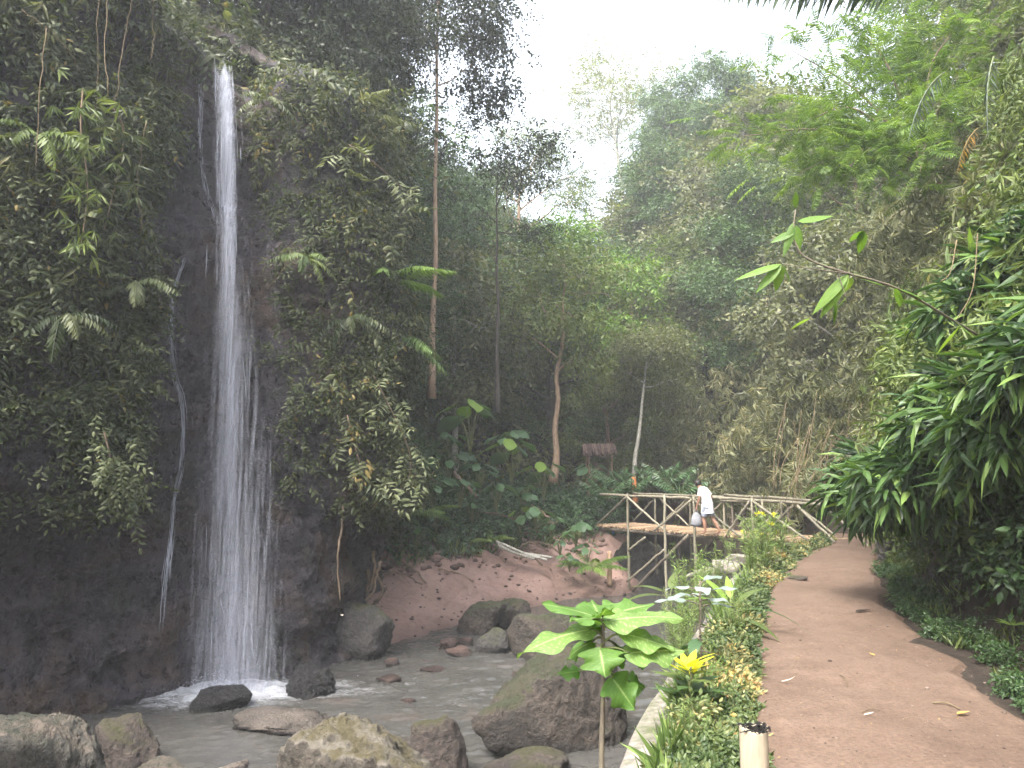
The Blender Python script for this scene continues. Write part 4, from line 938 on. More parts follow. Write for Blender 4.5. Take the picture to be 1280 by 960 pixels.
# ================================================================== BAMBOO BRIDGE
br = empty('bamboo_bridge', (4.75, 20.7, 0), label='rustic bamboo footbridge with crossed railings over the stream', cat='bridge')
N0, N1, F0_, F1_ = np.array([2.75, 23.4, 0]), np.array([6.75, 18.0, 0]), np.array([3.9, 24.3, 0]), np.array([7.9, 18.9, 0])
def nb_(t, z=0.): return N0 + (N1 - N0) * t + [0, 0, z]
def fb_(t, z=0.): return F0_ + (F1_ - F0_) * t + [0, 0, z]
rb = np.random.default_rng(5)
def pole(name, p0, p1, r=.035, mat='bamboo_pole', n=12, sag=0., tint=None):
    mb = MB(); P = curve(p0, p1, n, sag, .006, rb); P[0] = p0; P[-1] = p1
    rad = np.full(n, r) * (1 + .10 * (np.arange(n) % 3 == 0)) * np.linspace(1.05, .9, n)
    tube(mb, P, rad, 8, rb.uniform(.2, .9) if tint is None else tint); o = mb.build(name, M[mat], br, smooth=True); o.location = -br.location; return o
mb = MB(); ud = (N1 - N0) / np.linalg.norm(N1 - N0); wd_ = (F0_ - N0)
for i in range(92):
    t = -.03 + 1.07 * i / 91; a_ = nb_(t, -.01 + rb.uniform(-.012, .012)) - wd_ * rb.uniform(.03, .10); b_ = fb_(t, -.01 + rb.uniform(-.012, .012)) + wd_ * rb.uniform(.0, .05)
    tube(mb, curve(a_, b_, 4, 0, .004, rb), .034 * rb.uniform(.85, 1.1), 6, rb.uniform(.1, .95))
o = mb.build('deck', M['slat'], br); o.location = -br.location
for t_, fn in ((0, nb_), (1, fb_)):
    pole('bearer', fn(-.02, -.085), fn(1.0, -.085), .055, 'bamboo_dark')
pole('bearer', (nb_(-.02, -.085) + fb_(-.02, -.085)) / 2, (nb_(1., -.085) + fb_(1., -.085)) / 2, .05, 'bamboo_dark')
RAIL = .92
for fn in (nb_, fb_):
    pole('rail', fn(-.02, RAIL), fn(.55, RAIL - .02), .036); pole('rail', fn(.5, RAIL + .035), fn(1.08, RAIL - .06), .040)
pole('rail', fb_(.48, RAIL - .12), fb_(1.0, RAIL - .1), .03)
for t in (.164, .374, .528, .798):
    g0 = nb_(t); zb = min(-.35, Hs(g0[0], g0[1]) if g0[0] < wall_x(g0[1]) + .02 else -.6)
    pole('post', g0 - wd_ * .06 + [0, 0, max(zb, -2.2) - .12], g0 - wd_ * .06 + [0, 0, RAIL + .05], .038)
for t in (.84, .92):
    pole('post', nb_(t, -.3) - wd_ * .06, nb_(t, RAIL - .02) - wd_ * .06, .032)
for t in (.104, .307, .489, .53, .666, .79):
    g0 = fb_(t); pole('post', g0 + wd_ * .05 + [0, 0, max(-2.3, min(-.3, Hs(g0[0], g0[1])) - .1)], g0 + wd_ * .05 + [0, 0, RAIL], .034, 'bamboo_pole' if t < .5 else 'bamboo_dark')
nn_ = -wd_ * .085
for a_, za, b_, zb in ((.164, .88, -.03, .0), (.17, .86, .37, .03), (.52, .86, .32, -.02), (.535, .86, .745, .0), (.79, .88, .68, -.02), (.805, .88, 1.02, .05), (.97, .82, .84, .05), (.985, .82, 1.12, .05), (1.09, .84, 1.24, -.02)):
    pole('brace', nb_(a_, za) + nn_, nb_(b_, zb) + nn_, .031)
for a_, za, b_, zb in ((.11, .86, -.04, .05), (.115, .86, .29, .03), (.30, .86, .13, .03), (.31, .86, .47, .03), (.50, .86, .33, .03), (.54, .86, .75, .03), (.79, .86, .64, .03), (.80, .86, .98, .03)):
    pole('brace', fb_(a_, za) + wd_ * .08, fb_(b_, zb) + wd_ * .08, .028)
pole('strut', nb_(.50, -.06) + nn_, nb_(.19, -1.75) + nn_, .04, 'bamboo_dark'); pole('strut', nb_(.17, -.62) + nn_, nb_(.27, -.22) + nn_, .03)
pole('strut', nb_(.17, -1.5) + nn_ * 1.6, nb_(.38, -.5) + nn_ * 1.6, .03); pole('strut', fb_(.47, -.1), fb_(.2, -1.9), .035, 'bamboo_dark')
pole('strut', nb_(.62, -.1) + wd_ * .5, nb_(.62, -1.95) + wd_ * .5, .045, 'bamboo_dark'); pole('strut', nb_(.34, -.1) + wd_ * .5, nb_(.34, -2.0) + wd_ * .5, .045, 'bamboo_dark')
# stake, orange post, pale poles, blue pipe
def stick(name, label, cat, pts, r, mat, n=14, sides=8, group=None, taper=.8, wob=0.):
    P = smooth_curve(pts, n); P = P + (rng.normal(0, wob, P.shape) if wob else 0)
    mb = MB(); tube(mb, P, np.linspace(r, r * taper, n), sides, rng.uniform(.2, .8, 1)[0]); return mb.build(name, M[mat], smooth=True, label=label, cat=cat, group=group)
p_ = at(762, 727, 22.2); stick('wooden_stake', 'short tan stake standing in the bank before the bridge', 'stake', [p_ - [0, 0, .1], (p_ + at(762, 690, 22.2)) / 2, at(762, 689, 22.2)], .075, 'tan_wood')
stick('marker_post', 'orange-painted post beside the pale-barked leaning tree', 'post', [at(794, 628, 26.5), at(793, 610, 26.5), at(792, 596, 26.5)], .10, 'orange')
stick('water_pipe', 'short blue pipe under the far end of the bridge deck', 'pipe', [at(767, 668, 23.3), at(766, 661, 23.3), at(769, 657, 23.3)], .022, 'blue')
for i, (a_, b_, c_) in enumerate([((620, 677), (650, 690), (690, 697)), ((624, 684), (655, 692), (684, 700)), ((628, 680), (660, 694), (676, 698)), ((622, 681), (640, 690), (668, 699))]):
    stick('bamboo_stalk', 'pale cut bamboo stalk lying at the back of the sand', 'bamboo stalk', [at(*q, 21.9 - .1 * i) for q in (a_, b_, c_)], .045, 'pale_bark', group='pale cut stalks on the sand')
for i, (pts, r, Y_, lb) in enumerate([([(540, 650), (575, 655), (612, 664)], .10, 23.6, 'grey fallen log lying across the bank'), ([(566, 590), (580, 606), (596, 622)], .09, 25, 'mossy leaning dead branch among the broad-leaved plants'), ([(578, 664), (582, 645), (610, 641), (650, 650)], .035, 23.2, 'thin dark arched branch above the fallen log'), ([(520, 690), (540, 676), (568, 668)], .07, 22.6, 'dark rotten branch at the back of the sand'), ([(541, 590), (541, 612), (543, 636)], .05, 24, 'thin upright tan stump by the cliff corner'), ([(664, 632), (680, 642), (692, 655)], .04, 23.4, 'yellowish broken stick above the earth block')]):
    stick('fallen_branch', lb, 'branch', [at(*q, Y_) for q in pts], r, 'root', wob=.02)
for i, pts in enumerate([[(478, 700), (470, 720), (466, 740), (452, 758)], [(470, 716), (478, 735), (470, 752), (458, 760)], [(462, 712), (459, 735), (452, 752), (445, 762)], [(482, 735), (474, 748), (465, 758), (455, 764)], [(466, 690), (468, 712), (464, 730), (460, 748)]]):
    stick('tree_root', 'bare twisted root hanging down to the sand at the cliff corner', 'root', [at(*q, 16.2 + .12 * i) for q in pts], .035, 'root', group='roots at the cliff corner', wob=.015)
r_pts = [cliff_at(413, 632, .25), cliff_at(415, 660, .2), cliff_at(411, 690, .2), cliff_at(414, 720, .15), cliff_at(418, 750, .1)]
stick('hanging_root', 'single thin root dangling before the dark rock recess', 'root', r_pts, .022, 'root', wob=.01)
# thatched shelter
hp = at(749, 600, 31)
hut = empty('thatched_shelter', hp, label='small thatched shelter half hidden in the trees beyond the bridge', cat='shelter')
def hpart(mb, nm_, mt): 
    o = mb.build(nm_, M[mt], hut); return o
mb = MB(); rh = np.random.default_rng(8)
for sd_ in (-1, 1):
    for i in range(46):
        x = -.62 + 1.24 * i / 45 + rh.normal(0, .01); tube(mb, [[x, 0, 1.42 + rh.normal(0, .015)], [x, sd_ * .35, 1.24], [x + rh.normal(0, .02), sd_ * .72, .98 + rh.normal(0, .04)]], [.03, .03, .018], 5, rh.uniform(.1, .9))
hpart(mb, 'roof', 'thatch')
for x in (-.45, .45):
    for y in (-.5, .5):
        mb = MB(); tube(mb, [[x, y, -.9], [x, y, 1.1]], .035, 6); hpart(mb, 'post', 'tan_wood')
mb = MB(); box(mb, (0, .35, .35), (.46, .03, .35)); hpart(mb, 'back_panel', 'thatch')

# ================================================================== PERSON on the bridge
M['skin'] = plain_mat('skin', (.22, .12, .08), (.30, .17, .115), 6, .6, bstr=0)
M['white_cloth'] = plain_mat('white_cloth', (.74, .74, .78), (.86, .86, .88), 5, .9, bstr=.1)
M['grey_cloth'] = plain_mat('grey_cloth', (.16, .18, .22), (.24, .26, .30), 8, .9, bstr=.1)
M['bag_cloth'] = plain_mat('bag_cloth', (.14, .145, .16), (.24, .24, .26), 8, .9, bstr=.2)
M['hair'] = plain_mat('hair', (.008, .007, .007), (.02, .017, .015), 30, .5, bstr=.2)
pp = onz(886, 668.5, .03)
per = empty('person', (pp[0], pp[1], .03), math.radians(48), 'person in a white dress stooping forward on the bridge, holding a pale bag', 'person')
per.scale = (.93, .93, .93)
J = {}; E = []; Vv = []; Rr = []
def jt(nm_, p, r): J[nm_] = len(Vv); Vv.append(p); Rr.append(r)
def bone(*ns):
    for a_, b_ in zip(ns, ns[1:]): E.append((J[a_], J[b_]))
jt('pel', (0, 0, .80), .115); jt('waist', (0, .04, .95), .10); jt('chest', (0, .12, 1.13), .115); jt('neck', (0, .20, 1.26), .048); jt('jaw', (0, .265, 1.30), .06); jt('head', (0, .295, 1.355), .083); jt('crown', (0, .31, 1.42), .06); jt('nose', (0, .375, 1.335), .014)
bone('pel', 'waist', 'chest', 'neck', 'jaw', 'head', 'crown'); bone('head', 'nose')
for s_, nm_ in ((-1, 'l'), (1, 'r')):
    jt(nm_ + 'ear', (s_ * .082, .28, 1.345), .014); bone('head', nm_ + 'ear')
    jt(nm_ + 'sh', (s_ * .155, .13, 1.18), .055)
    el, wr = ((s_ * .20, .15, .95), (s_ * .19, .24, .74)) if s_ < 0 else ((s_ * .235, .0, .98), (s_ * .19, .12, .84))
    jt(nm_ + 'el', el, .038); jt(nm_ + 'wr', wr, .026)
    wv = np.array(wr); dv = norm(wv - np.array(el)); hp_ = wv + dv * .06
    jt(nm_ + 'palm', tuple(hp_), .026); bone('chest', nm_ + 'sh', nm_ + 'el', nm_ + 'wr', nm_ + 'palm')
    sidev = norm(np.cross(dv, [1, 0, 0])); fw = norm(np.cross(sidev, dv))
    for q in range(4):
        b1 = hp_ + dv * .03 + sidev * (q - 1.5) * .018; b2 = b1 + dv * (.035 - .004 * abs(q - 1.5)) - fw * .012 * s_
        jt(f'{nm_}f{q}a', tuple(b1), .009); jt(f'{nm_}f{q}b', tuple(b2), .008); bone(nm_ + 'palm', f'{nm_}f{q}a', f'{nm_}f{q}b')
    th = wv + dv * .035 + sidev * .035; jt(nm_ + 'th', tuple(th), .01); jt(nm_ + 'tt', tuple(th + dv * .03 + sidev * .01), .009); bone(nm_ + 'palm', nm_ + 'th', nm_ + 'tt')
    jt(nm_ + 'hip', (s_ * .085, -.01, .76), .095)
    kn, an, to = ((s_ * .09, .10, .43), (s_ * .09, .05, .075), (s_ * .095, .19, .025)) if s_ < 0 else ((s_ * .10, -.06, .44), (s_ * .11, -.27, .11), (s_ * .115, -.15, .025))
    jt(nm_ + 'kn', kn, .055); jt(nm_ + 'ca', tuple(np.array(kn) * .6 + np.array(an) * .4 - [0, .015, 0]), .052); jt(nm_ + 'an', an, .032); jt(nm_ + 'to', to, .03)
    bone('pel', nm_ + 'hip', nm_ + 'kn', nm_ + 'ca', nm_ + 'an', nm_ + 'to')
me = bpy.data.meshes.new('body'); me.from_pydata(Vv, E, []); body = bpy.data.objects.new('body', me); COL.objects.link(body); body.parent = per
md = body.modifiers.new('skin', 'SKIN'); sk = me.skin_vertices[0].data if me.skin_vertices else None
if sk is None:
    b = bmesh.new(); b.from_mesh(me); b.verts.layers.skin.verify(); b.to_mesh(me); b.free(); sk = me.skin_vertices[0].data
for i, r in enumerate(Rr): sk[i].radius = (r, r)
sk[0].use_root = True
ss = body.modifiers.new('sub', 'SUBSURF'); ss.levels = ss.render_levels = 2; me.materials.append(M['skin'])
def rings(nm_, mat, ctr, rx, ry, tilt=None, sides=20, fold=.0, closed=False):
    mb = MB(); a_ = np.arange(sides + 1) * 2 * PI / sides; V = []
    for i, (c, x, y) in enumerate(zip(ctr, rx, ry)):
        tl = (tilt[i] if tilt is not None else 0); fx = 1 + fold * i / len(ctr) * np.sin(a_ * 7 + i * .3)
        V.append(np.stack([c[0] + x * np.cos(a_) * fx, c[1] + y * np.sin(a_) * math.cos(tl) * fx, c[2] + y * np.sin(a_) * math.sin(tl)], -1))
    mb.add(np.array(V).reshape(-1, 3), grid_faces(len(ctr), sides + 1)); return mb.build(nm_, M[mat], per, smooth=True)
rings('dress', 'white_cloth', [(0, .20, 1.265), (0, .185, 1.25), (0, .145, 1.19), (0, .10, 1.09), (0, .05, .97), (0, .02, .85), (0, .02, .70), (0, .02, .58)], [.06, .10, .175, .165, .15, .165, .175, .19], [.06, .09, .125, .14, .13, .145, .155, .17], [-.45, -.45, -.4, -.35, -.25, -.1, 0, 0], fold=.07)
for s_ in (-1, 1):
    el = np.array([s_ * .20, .15, .95]) if s_ < 0 else np.array([s_ * .235, .0, .98]); sh = np.array([s_ * .145, .13, 1.20]); q = [sh + (el - sh) * k for k in (-.15, .15, .45, .68)]
    mb = MB(); tube(mb, q, [.062, .068, .064, .062], 12, cap=False); mb.build('sleeve', M['white_cloth'], per, smooth=True)
    hp2 = np.array([s_ * .085, 0, .76]); kn = np.array([s_ * .09, .10, .43]) if s_ < 0 else np.array([s_ * .10, -.06, .44])
    mb = MB(); tube(mb, [hp2 + (kn - hp2) * k for k in (0, .4, .8)], [.11, .10, .085], 12, cap=False); mb.build('short_leg', M['grey_cloth'], per, smooth=True)
mb = MB(); Vi, Fi = ico(3); hv = Vi * [.098, .105, .098] * (1 + .05 * (fbm(Vi * 5, 2, 44) - .5))[:, None] + [0, .29, 1.375]; hv[:, 1] = np.minimum(hv[:, 1], .355 + .3 * (hv[:, 2] - 1.37)); mb.add(hv, Fi); mb.build('hair', M['hair'], per, smooth=True)
bg_ = empty('carrier_bag', (0, 0, 0), label='crumpled pale grey bag hanging from the hand of the person on the bridge', cat='bag')
R3 = np.array(Matrix.Rotation(math.radians(48), 3, 'Z')); hand = R3 @ np.array([-.19, .26, .66]) * .93 + np.array(per.location)
bg_.location = tuple(hand)
mb = MB(); a_ = np.arange(21) * 2 * PI / 20; V = [np.stack([x * np.cos(a_) * (1 + .12 * np.sin(5 * a_ + i)), y * np.sin(a_), 0 * a_ + z], -1) for i, (z, x, y) in enumerate([(-.06, .03, .02), (-.12, .09, .05), (-.22, .13, .08), (-.34, .14, .09), (-.40, .11, .07), (-.42, .02, .01)])]
mb.add(np.array(V).reshape(-1, 3), grid_faces(6, 21)); mb.build('sack', M['bag_cloth'], bg_, smooth=True)
mb = MB(); tube(mb, smooth_curve([[-.03, 0, -.08], [-.025, 0, .02], [0, 0, .05], [.025, 0, .02], [.03, 0, -.08]], 12), .008, 6); mb.build('handle', M['bag_cloth'], bg_, smooth=True)
bg2 = MB(); bg2.add(ico(3)[0] * [.12, .08, .09] * (1 + .35 * (fbm(ico(3)[0] * 3, 3, 46) - .5))[:, None] + R3 @ np.array([.24, .13, .76]) * .93 + np.array(per.location), ico(3)[1]); bg2.build('cloth_bundle', M['white_cloth'], smooth=True, label='white cloth bundle held at the hip of the person on the bridge', cat='bundle')

# ================================================================== PLANTS ONE CAN POINT TO
def leafset(name, lst, mat, parent, kind=None, offset=None):
    """each leaf its own part: (base, tip vector, up, width, tint, droop, kw)"""
    for b_, v_, up_, w_, ti, dr, kw in lst:
        l_ = float(np.linalg.norm(v_)); t = leaf2(l_, w_, dr, **kw); Bm = basis(np.array([v_]), np.array([up_]))[0]
        mb = MB(); mb.add(t[0] @ Bm.T + b_, t[1], np.clip(ti + .10 * np.sin(np.arange(len(t[0])) * 1.7), 0, 1)); mb.build(name, M[mat], parent, smooth=True)
# --- tall large-leaved plant in front of the wall
YH = 2.75; hb = at(752, 1150, YH); hb[2] = -.04
hero = empty('large_leaf_plant', hb, label='tall young plant with broad light-green lobed leaves beside the concrete wall', cat='plant')
def hp_(zx, zy, dy=0.): return at(640 + zx / 4, 720 + zy / 4, YH + dy) - hb
stem_pts = [np.array([0, 0, 0]), hp_(448, 960), hp_(452, 720), hp_(456, 500), hp_(455, 330), hp_(452, 215)]
mb = MB(); tube(mb, smooth_curve(stem_pts, 24), np.linspace(.0105, .006, 24), 8); mb.build('stem', M['purple_stem'], hero, smooth=True)
UP = np.array([0, 0, 1.]); HL = [
    # attach point, leaf base, tip, depth of base/tip, up, width, tint
    ((452, 250), (425, 205, -.02), (155, 112, -.06), (0, -.25, 1), .115, .45, .10),
    ((455, 235), (440, 195, .02), (640, 150, .16), (-.15, -.55, .9), .15, .55, .12),
    ((452, 225), (430, 190, .03), (395, 100, .20), (0, -.6, .8), .13, .40, .10),
    ((458, 260), (490, 222, -.03), (860, 158, -.02), (0, -.35, 1), .12, .9, .16),
    ((452, 300), (385, 268, -.03), (15, 325, -.10), (-.1, -.35, 1), .12, .85, .22),
    ((460, 330), (545, 288, -.03), (830, 332, -.04), (.1, -.4, 1), .115, .88, .18),
    ((460, 360), (590, 384, -.05), (890, 352, -.02), (0, -.75, 1), .115, .85, .10),
    ((455, 345), (440, 368, -.10), (468, 505, -.15), (.05, -1, .45), .135, .55, .12),
    ((458, 470), (505, 515, -.05), (625, 672, -.08), (.4, -1, .4), .120, .30, .10),
    ((458, 480), (590, 530, .05), (675, 556, .07), (0, -.8, .6), .075, .15, .2),
    ((452, 480), (330, 478, .02), (225, 480, .0), (0, -.7, .8), .055, .12, .2),
    ((455, 290), (415, 285, .05), (320, 235, .12), (0, -.6, .7), .09, .35, .1),
    ((456, 270), (480, 240, .06), (560, 200, .22), (0, -.6, .8), .11, .5, .15),
    ((458, 400), (520, 410, .04), (580, 425, .08), (0, -.8, .6), .06, .25, .2),
    ((454, 240), (400, 215, -.06), (300, 190, -.16), (-.1, -.4, 1), .09, .5, .2), ((456, 232), (500, 190, .05), (720, 120, .12), (.1, -.5, .9), .10, .6, .1), ((455, 225), (452, 195, -.03), (470, 150, -.10), (0, -.8, .7), .07, .4, .1), ((454, 310), (400, 330, .05), (250, 385, .10), (-.1, -.5, 1), .10, .45, .25), ((456, 320), (520, 350, .08), (700, 420, .16), (.1, -.5, 1), .10, .4, .25)]
for i, (a_, b_, t_, up_, w_, ti, dr) in enumerate(HL):
    A_, B_, T_ = hp_(*a_), hp_(*b_), hp_(*t_)
    mb = MB(); tube(mb, smooth_curve([A_, (A_ + B_) / 2 + [0, 0, .008], B_], 8), np.linspace(.0042, .0028, 8), 6); st = mb.build('petiole', M['stem'], hero, smooth=True)
    v_ = T_ - B_; l_ = float(np.linalg.norm(v_)); V, Fc = leaf2(l_, w_ * 1.05, dr, n=45, m=17, wave=.10, pt=1.75, seed=i, fold=.10, heart=.10)
    ty = np.clip(V[:, 1] / l_, 0, 1); lob = 1 + .20 * np.sign(np.sin(ty * 15)) * np.abs(np.sin(ty * 15)) ** .7 * (np.abs(V[:, 0]) > w_ * .2); V[:, 0] *= lob
    Bm = basis(np.array([v_]), np.array([up_], float))[0]
    vein = np.tile(np.abs(np.linspace(-1, 1, 17)), 45); vv = np.repeat(np.linspace(0, 1, 45), 17); sv = np.abs(((vv - .30 * vein) * 8) % 1 - .5) < .07
    tin = np.clip(.75 * ti + .65 * (vein < .01) + .30 * sv * (vein < .9) + .22 * (fbm(V * 22 + i, 3, 140) - .5), 0, 1)
    mb = MB(); mb.add(V @ Bm.T + B_, Fc, tin); mb.build('leaf', M['hero_leaf'], hero, smooth=True)
def gz(x, y): return Hs(x, y)
# --- generic rosette plant builder (each leaf a part)
def rosette(name, label, loc, leaves, mat, stem_h=0., stem_r=.008, cat='plant', group=None, stem_mat='stem', smat2=None):
    """leaves: (azimuth, elevation, petiole, length, width, droop, tint, height on stem, material or None, kw)"""
    root = empty(name, loc, label=label, cat=cat, group=group)
    if stem_h > 0:
        mb = MB(); tube(mb, curve([0, 0, -.05], [.01, 0, stem_h], 8, 0, .006), np.linspace(stem_r, stem_r * .6, 8), 7); mb.build('stem', M[stem_mat], root, smooth=True)
    for az, el, pe, l_, w_, dr, ti, h, mt, kw in leaves:
        dv = np.array([math.cos(az) * math.cos(el), math.sin(az) * math.cos(el), math.sin(el)])
        p0 = np.array([0, 0, h]); p1 = p0 + dv * pe
        if pe > .03:
            mb = MB(); tube(mb, smooth_curve([p0, (p0 + p1) / 2 + [0, 0, pe * .06], p1], 7), np.linspace(stem_r * .6, stem_r * .4, 7), 6); mb.build('petiole', M[stem_mat], root, smooth=True)
        e2_ = kw.pop('leaf_el', el); d2 = np.array([math.cos(az) * math.cos(e2_), math.sin(az) * math.cos(e2_), math.sin(e2_)])
        V, Fc = leaf2(l_, w_, dr, **kw); upv = np.array([-math.cos(az) * math.sin(e2_), -math.sin(az) * math.sin(e2_), math.cos(e2_) + .05])
        Bm = basis(np.array([d2]), np.array([upv]))[0]
        mb = MB(); mb.add(V @ Bm.T + p1, Fc, np.clip(ti + rng.normal(0, .04, len(V)), 0, 1)); mb.build('leaf', M[mt or mat], root, smooth=True)
    return root
# yellow-topped croton
c = onz(862, 902, 0); cz = gz(c[0], c[1])
lv = [(k * 2.4, .55 - .05 * (k % 3), .02, .15, .055, .3, .5, .14 + .012 * k, 'dark_leaf' if k < 9 else 'mid_leaf', dict(n=9, m=5)) for k in range(14)]
lv += [(k * 2.4 + .7, .75 + .06 * (k % 4), .01, .13, .038, .25, rng.random(), .29 + .006 * k, 'yellow_leaf', dict(n=8, m=5)) for k in range(11)]
rosette('croton', 'low shrub with bright yellow top leaves in the planting strip', (c[0], c[1], cz), lv, 'mid_leaf', .34, .01).scale = (1.55, 1.55, 1.1)
c = onz(845, 868, 0); rosette('croton', 'green lower companion of the yellow-topped shrub, dull leaves, nearer the wall', (c[0] + .05, c[1] + .25, cz), [(k * 2.4, .35 + .05 * (k % 4), .03, .14, .06, .35, .3 + .05 * (k % 5), .06 + .012 * k, None, dict(n=8, m=5)) for k in range(11)], 'mid_leaf', .2)
# silvery plant
c = onz(877, 858, 0)
lv = [(k * 2.4 + .4, .15 + .1 * (k % 3), .10, .24, .115, .35, .55 + .08 * (k % 4), .60 + .02 * k, None, dict(n=11, m=7, wave=.09, pt=1.5)) for k in range(9)]
lv += [(k * 2.1, -.2, .08, .20, .10, .4, .3, .28 + .06 * k, 'taro_leaf', dict(n=9, m=5, wave=.06)) for k in range(4)]
rosette('silver_plant', 'plant with silvery pale leaves on a dark upright stem by the path', (c[0], c[1], gz(c[0], c[1])), lv, 'silver_leaf', .80, .010, stem_mat='purple_stem')
# canna-like plants with strap leaves
c = onz(915, 792, 0)
rosette('canna_plant', 'leafy plant with long dark strap leaves arching over the path edge', (c[0], c[1], gz(c[0], c[1])), [(-.25, .35, .12, .60, .085, .75, .35, .22, 'dark_leaf', dict(n=12, m=5)), (.5, .7, .1, .5, .10, .5, .5, .25, None, dict(n=11, m=5)), (2.2, .9, .08, .42, .10, .4, .8, .28, 'bright_leaf', dict(n=11, m=5)), (3.3, .6, .1, .40, .10, .5, .6, .26, 'bright_leaf', dict(n=11, m=5)), (4.4, .55, .1, .45, .11, .5, .5, .2, None, dict(n=11, m=5)), (1.4, .9, .08, .36, .08, .4, .9, .3, 'bright_leaf', dict(n=11, m=5)), (5.3, .3, .1, .45, .10, .6, .4, .15, None, dict(n=11, m=5)), (.1, .1, .1, .42, .09, .6, .4, .12, 'dark_leaf', dict(n=11, m=5))], 'mid_leaf', .3, .012)
c = onz(838, 742, -.1); c = at(838, 742, 9.6)
rosette('canna_plant', 'broad dark-leaved plant at the wall above the still pool', (c[0], c[1], c[2] - .45), [(3.3, .3, .12, .5, .14, .5, .4, .4, None, dict(n=11, m=5)), (2.6, .5, .1, .45, .13, .5, .5, .42, None, dict(n=11, m=5)), (.2, .25, .1, .5, .13, .5, .4, .4, None, dict(n=11, m=5)), (5., .5, .1, .4, .12, .5, .6, .4, None, dict(n=11, m=5)), (1.2, .8, .1, .4, .12, .4, .6, .42, None, dict(n=11, m=5))], 'mid_leaf', .42, .012)
# fine-leaved upright plants
def fine_mesh(seed, n=14, h=.6, r0=.14, leafl=.06, flower=False):
    r = np.random.default_rng(seed); sb, lb, fb2 = MB(), MB(), MB()
    for i in range(n):
        a_ = r.uniform(0, 6.28); rr_ = r.uniform(0, r0); hh = h * r.uniform(.6, 1.05); b_ = np.array([math.cos(a_) * rr_ * .5, math.sin(a_) * rr_ * .5, -.05]); e_ = np.array([math.cos(a_) * rr_ * 1.6, math.sin(a_) * rr_ * 1.6, hh])
        P = smooth_curve([b_, (b_ + e_) / 2 + r.normal(0, .02, 3), e_], 9); tube(sb, P, np.linspace(.004, .002, 9), 5, cap=False)
        m_ = int(hh * 95); t = r.uniform(.2, 1, m_); Q = np.stack([np.interp(t, np.linspace(0, 1, 9), P[:, j]) for j in range(3)], -1)
        d = norm(np.stack([r.normal(0, 1, m_), r.normal(0, 1, m_), r.uniform(.1, 1.2, m_)], -1))
        V, Fc = leaf0(leafl, leafl * .12, .1); scatter(lb, (V, Fc, np.zeros(4, int)), Q, d, norm(UPV + r.normal(0, .5, (m_, 3))), r.uniform(.7, 1.4, m_), r.uniform(.2, .9, m_))
        if flower and i % 3 == 0:
            k = 7; V, Fc = leaf1(.05, .03, .1); scatter(fb2, (V, Fc, np.zeros(7, int)), np.repeat(P[-1:], k, 0), norm(r.normal(0, 1, (k, 3)) + [0, 0, .8]), norm(UPV + r.normal(0, .5, (k, 3))), np.ones(k), r.random(k))
    return [('stem', sb.mesh('fine_stem', M['stem'], True)), ('foliage', lb.mesh('fine_foliage', M['fine_leaf']))] + ([('flower', fb2.mesh('fine_flower', M['yellow_leaf']))] if flower else [])
def put_parts(name, parts, loc, rz, sc, label, cat='plant', group=None):
    root = empty(name, loc, rz, label, cat, group); root.scale = (sc,) * 3 if np.isscalar(sc) else tuple(sc)
    for nm_, me in parts:
        o = bpy.data.objects.new(nm_, me); COL.objects.link(o); o.parent = root
    return root
fa, fb3, fc_ = fine_mesh(1), fine_mesh(2, 18, .75, .2), fine_mesh(3, 14, .7, .18, .10, True)
g_ = 'feathery fine-leaved plants along the wall'
for i, (px, Y_, dx, sc) in enumerate([(858, 8.6, -.1, 1.0), (838, 7.9, -.05, .9), (872, 9.6, -.1, 1.1), (880, 10.8, 0, 1.2), (822, 7.2, -.02, .8), (800, 4.6, .4, .55), (846, 6.2, .2, .7), (820, 5.3, .28, .6), (893, 7.4, .5, .7), (872, 5.8, .45, .5)]):
    x = wall_x(Y_) + dx + (.02 if dx < .15 else 0); z = -.12 if dx < .25 else gz(x, Y_)
    put_parts('feathery_plant', fa if i % 2 else fb3, (x, Y_, z), i * 1.9, sc, 'feathery light-green fine-leaved plant at the wall between stream and path', group=g_)
for i, (px, py, sc, lb) in enumerate([(905, 712, 1.35, 'tall grassy clump with yellow flowers near the bridge'), (930, 702, 1.25, 'tall leafy clump with yellow flowers standing before the bridge rail'), (885, 724, 1.3, 'tall feathery clump nearest the still pool before the bridge')]):
    c = onz(px, py, 0); x = wall_x(c[1]) + .4
    put_parts('flowering_clump', fc_ if i < 2 else fb3, (x, c[1], gz(x, c[1])), i, sc, lb)
for i, (px, py) in enumerate([(975, 684), (998, 680), (984, 690)]):
    c = onz(px, py, 0)
    lv = [(k * 2.4 + i, .5 + .08 * (k % 4), .03, .20, .06, .3, rng.random(), .2 + .025 * k, ('yellow_leaf' if (k + i) % 3 else 'mid_leaf') , dict(n=8, m=5)) for k in range(13)]
    rosette('croton', ['yellow-leaved shrub at the foot of the bridge rail', 'golden shrub against the last bridge post, beside the path bend', 'low yellow-green shrub in front of the golden ones at the bridge'][i], (c[0], c[1], gz(c[0], c[1])), lv, 'mid_leaf', .5, .01)
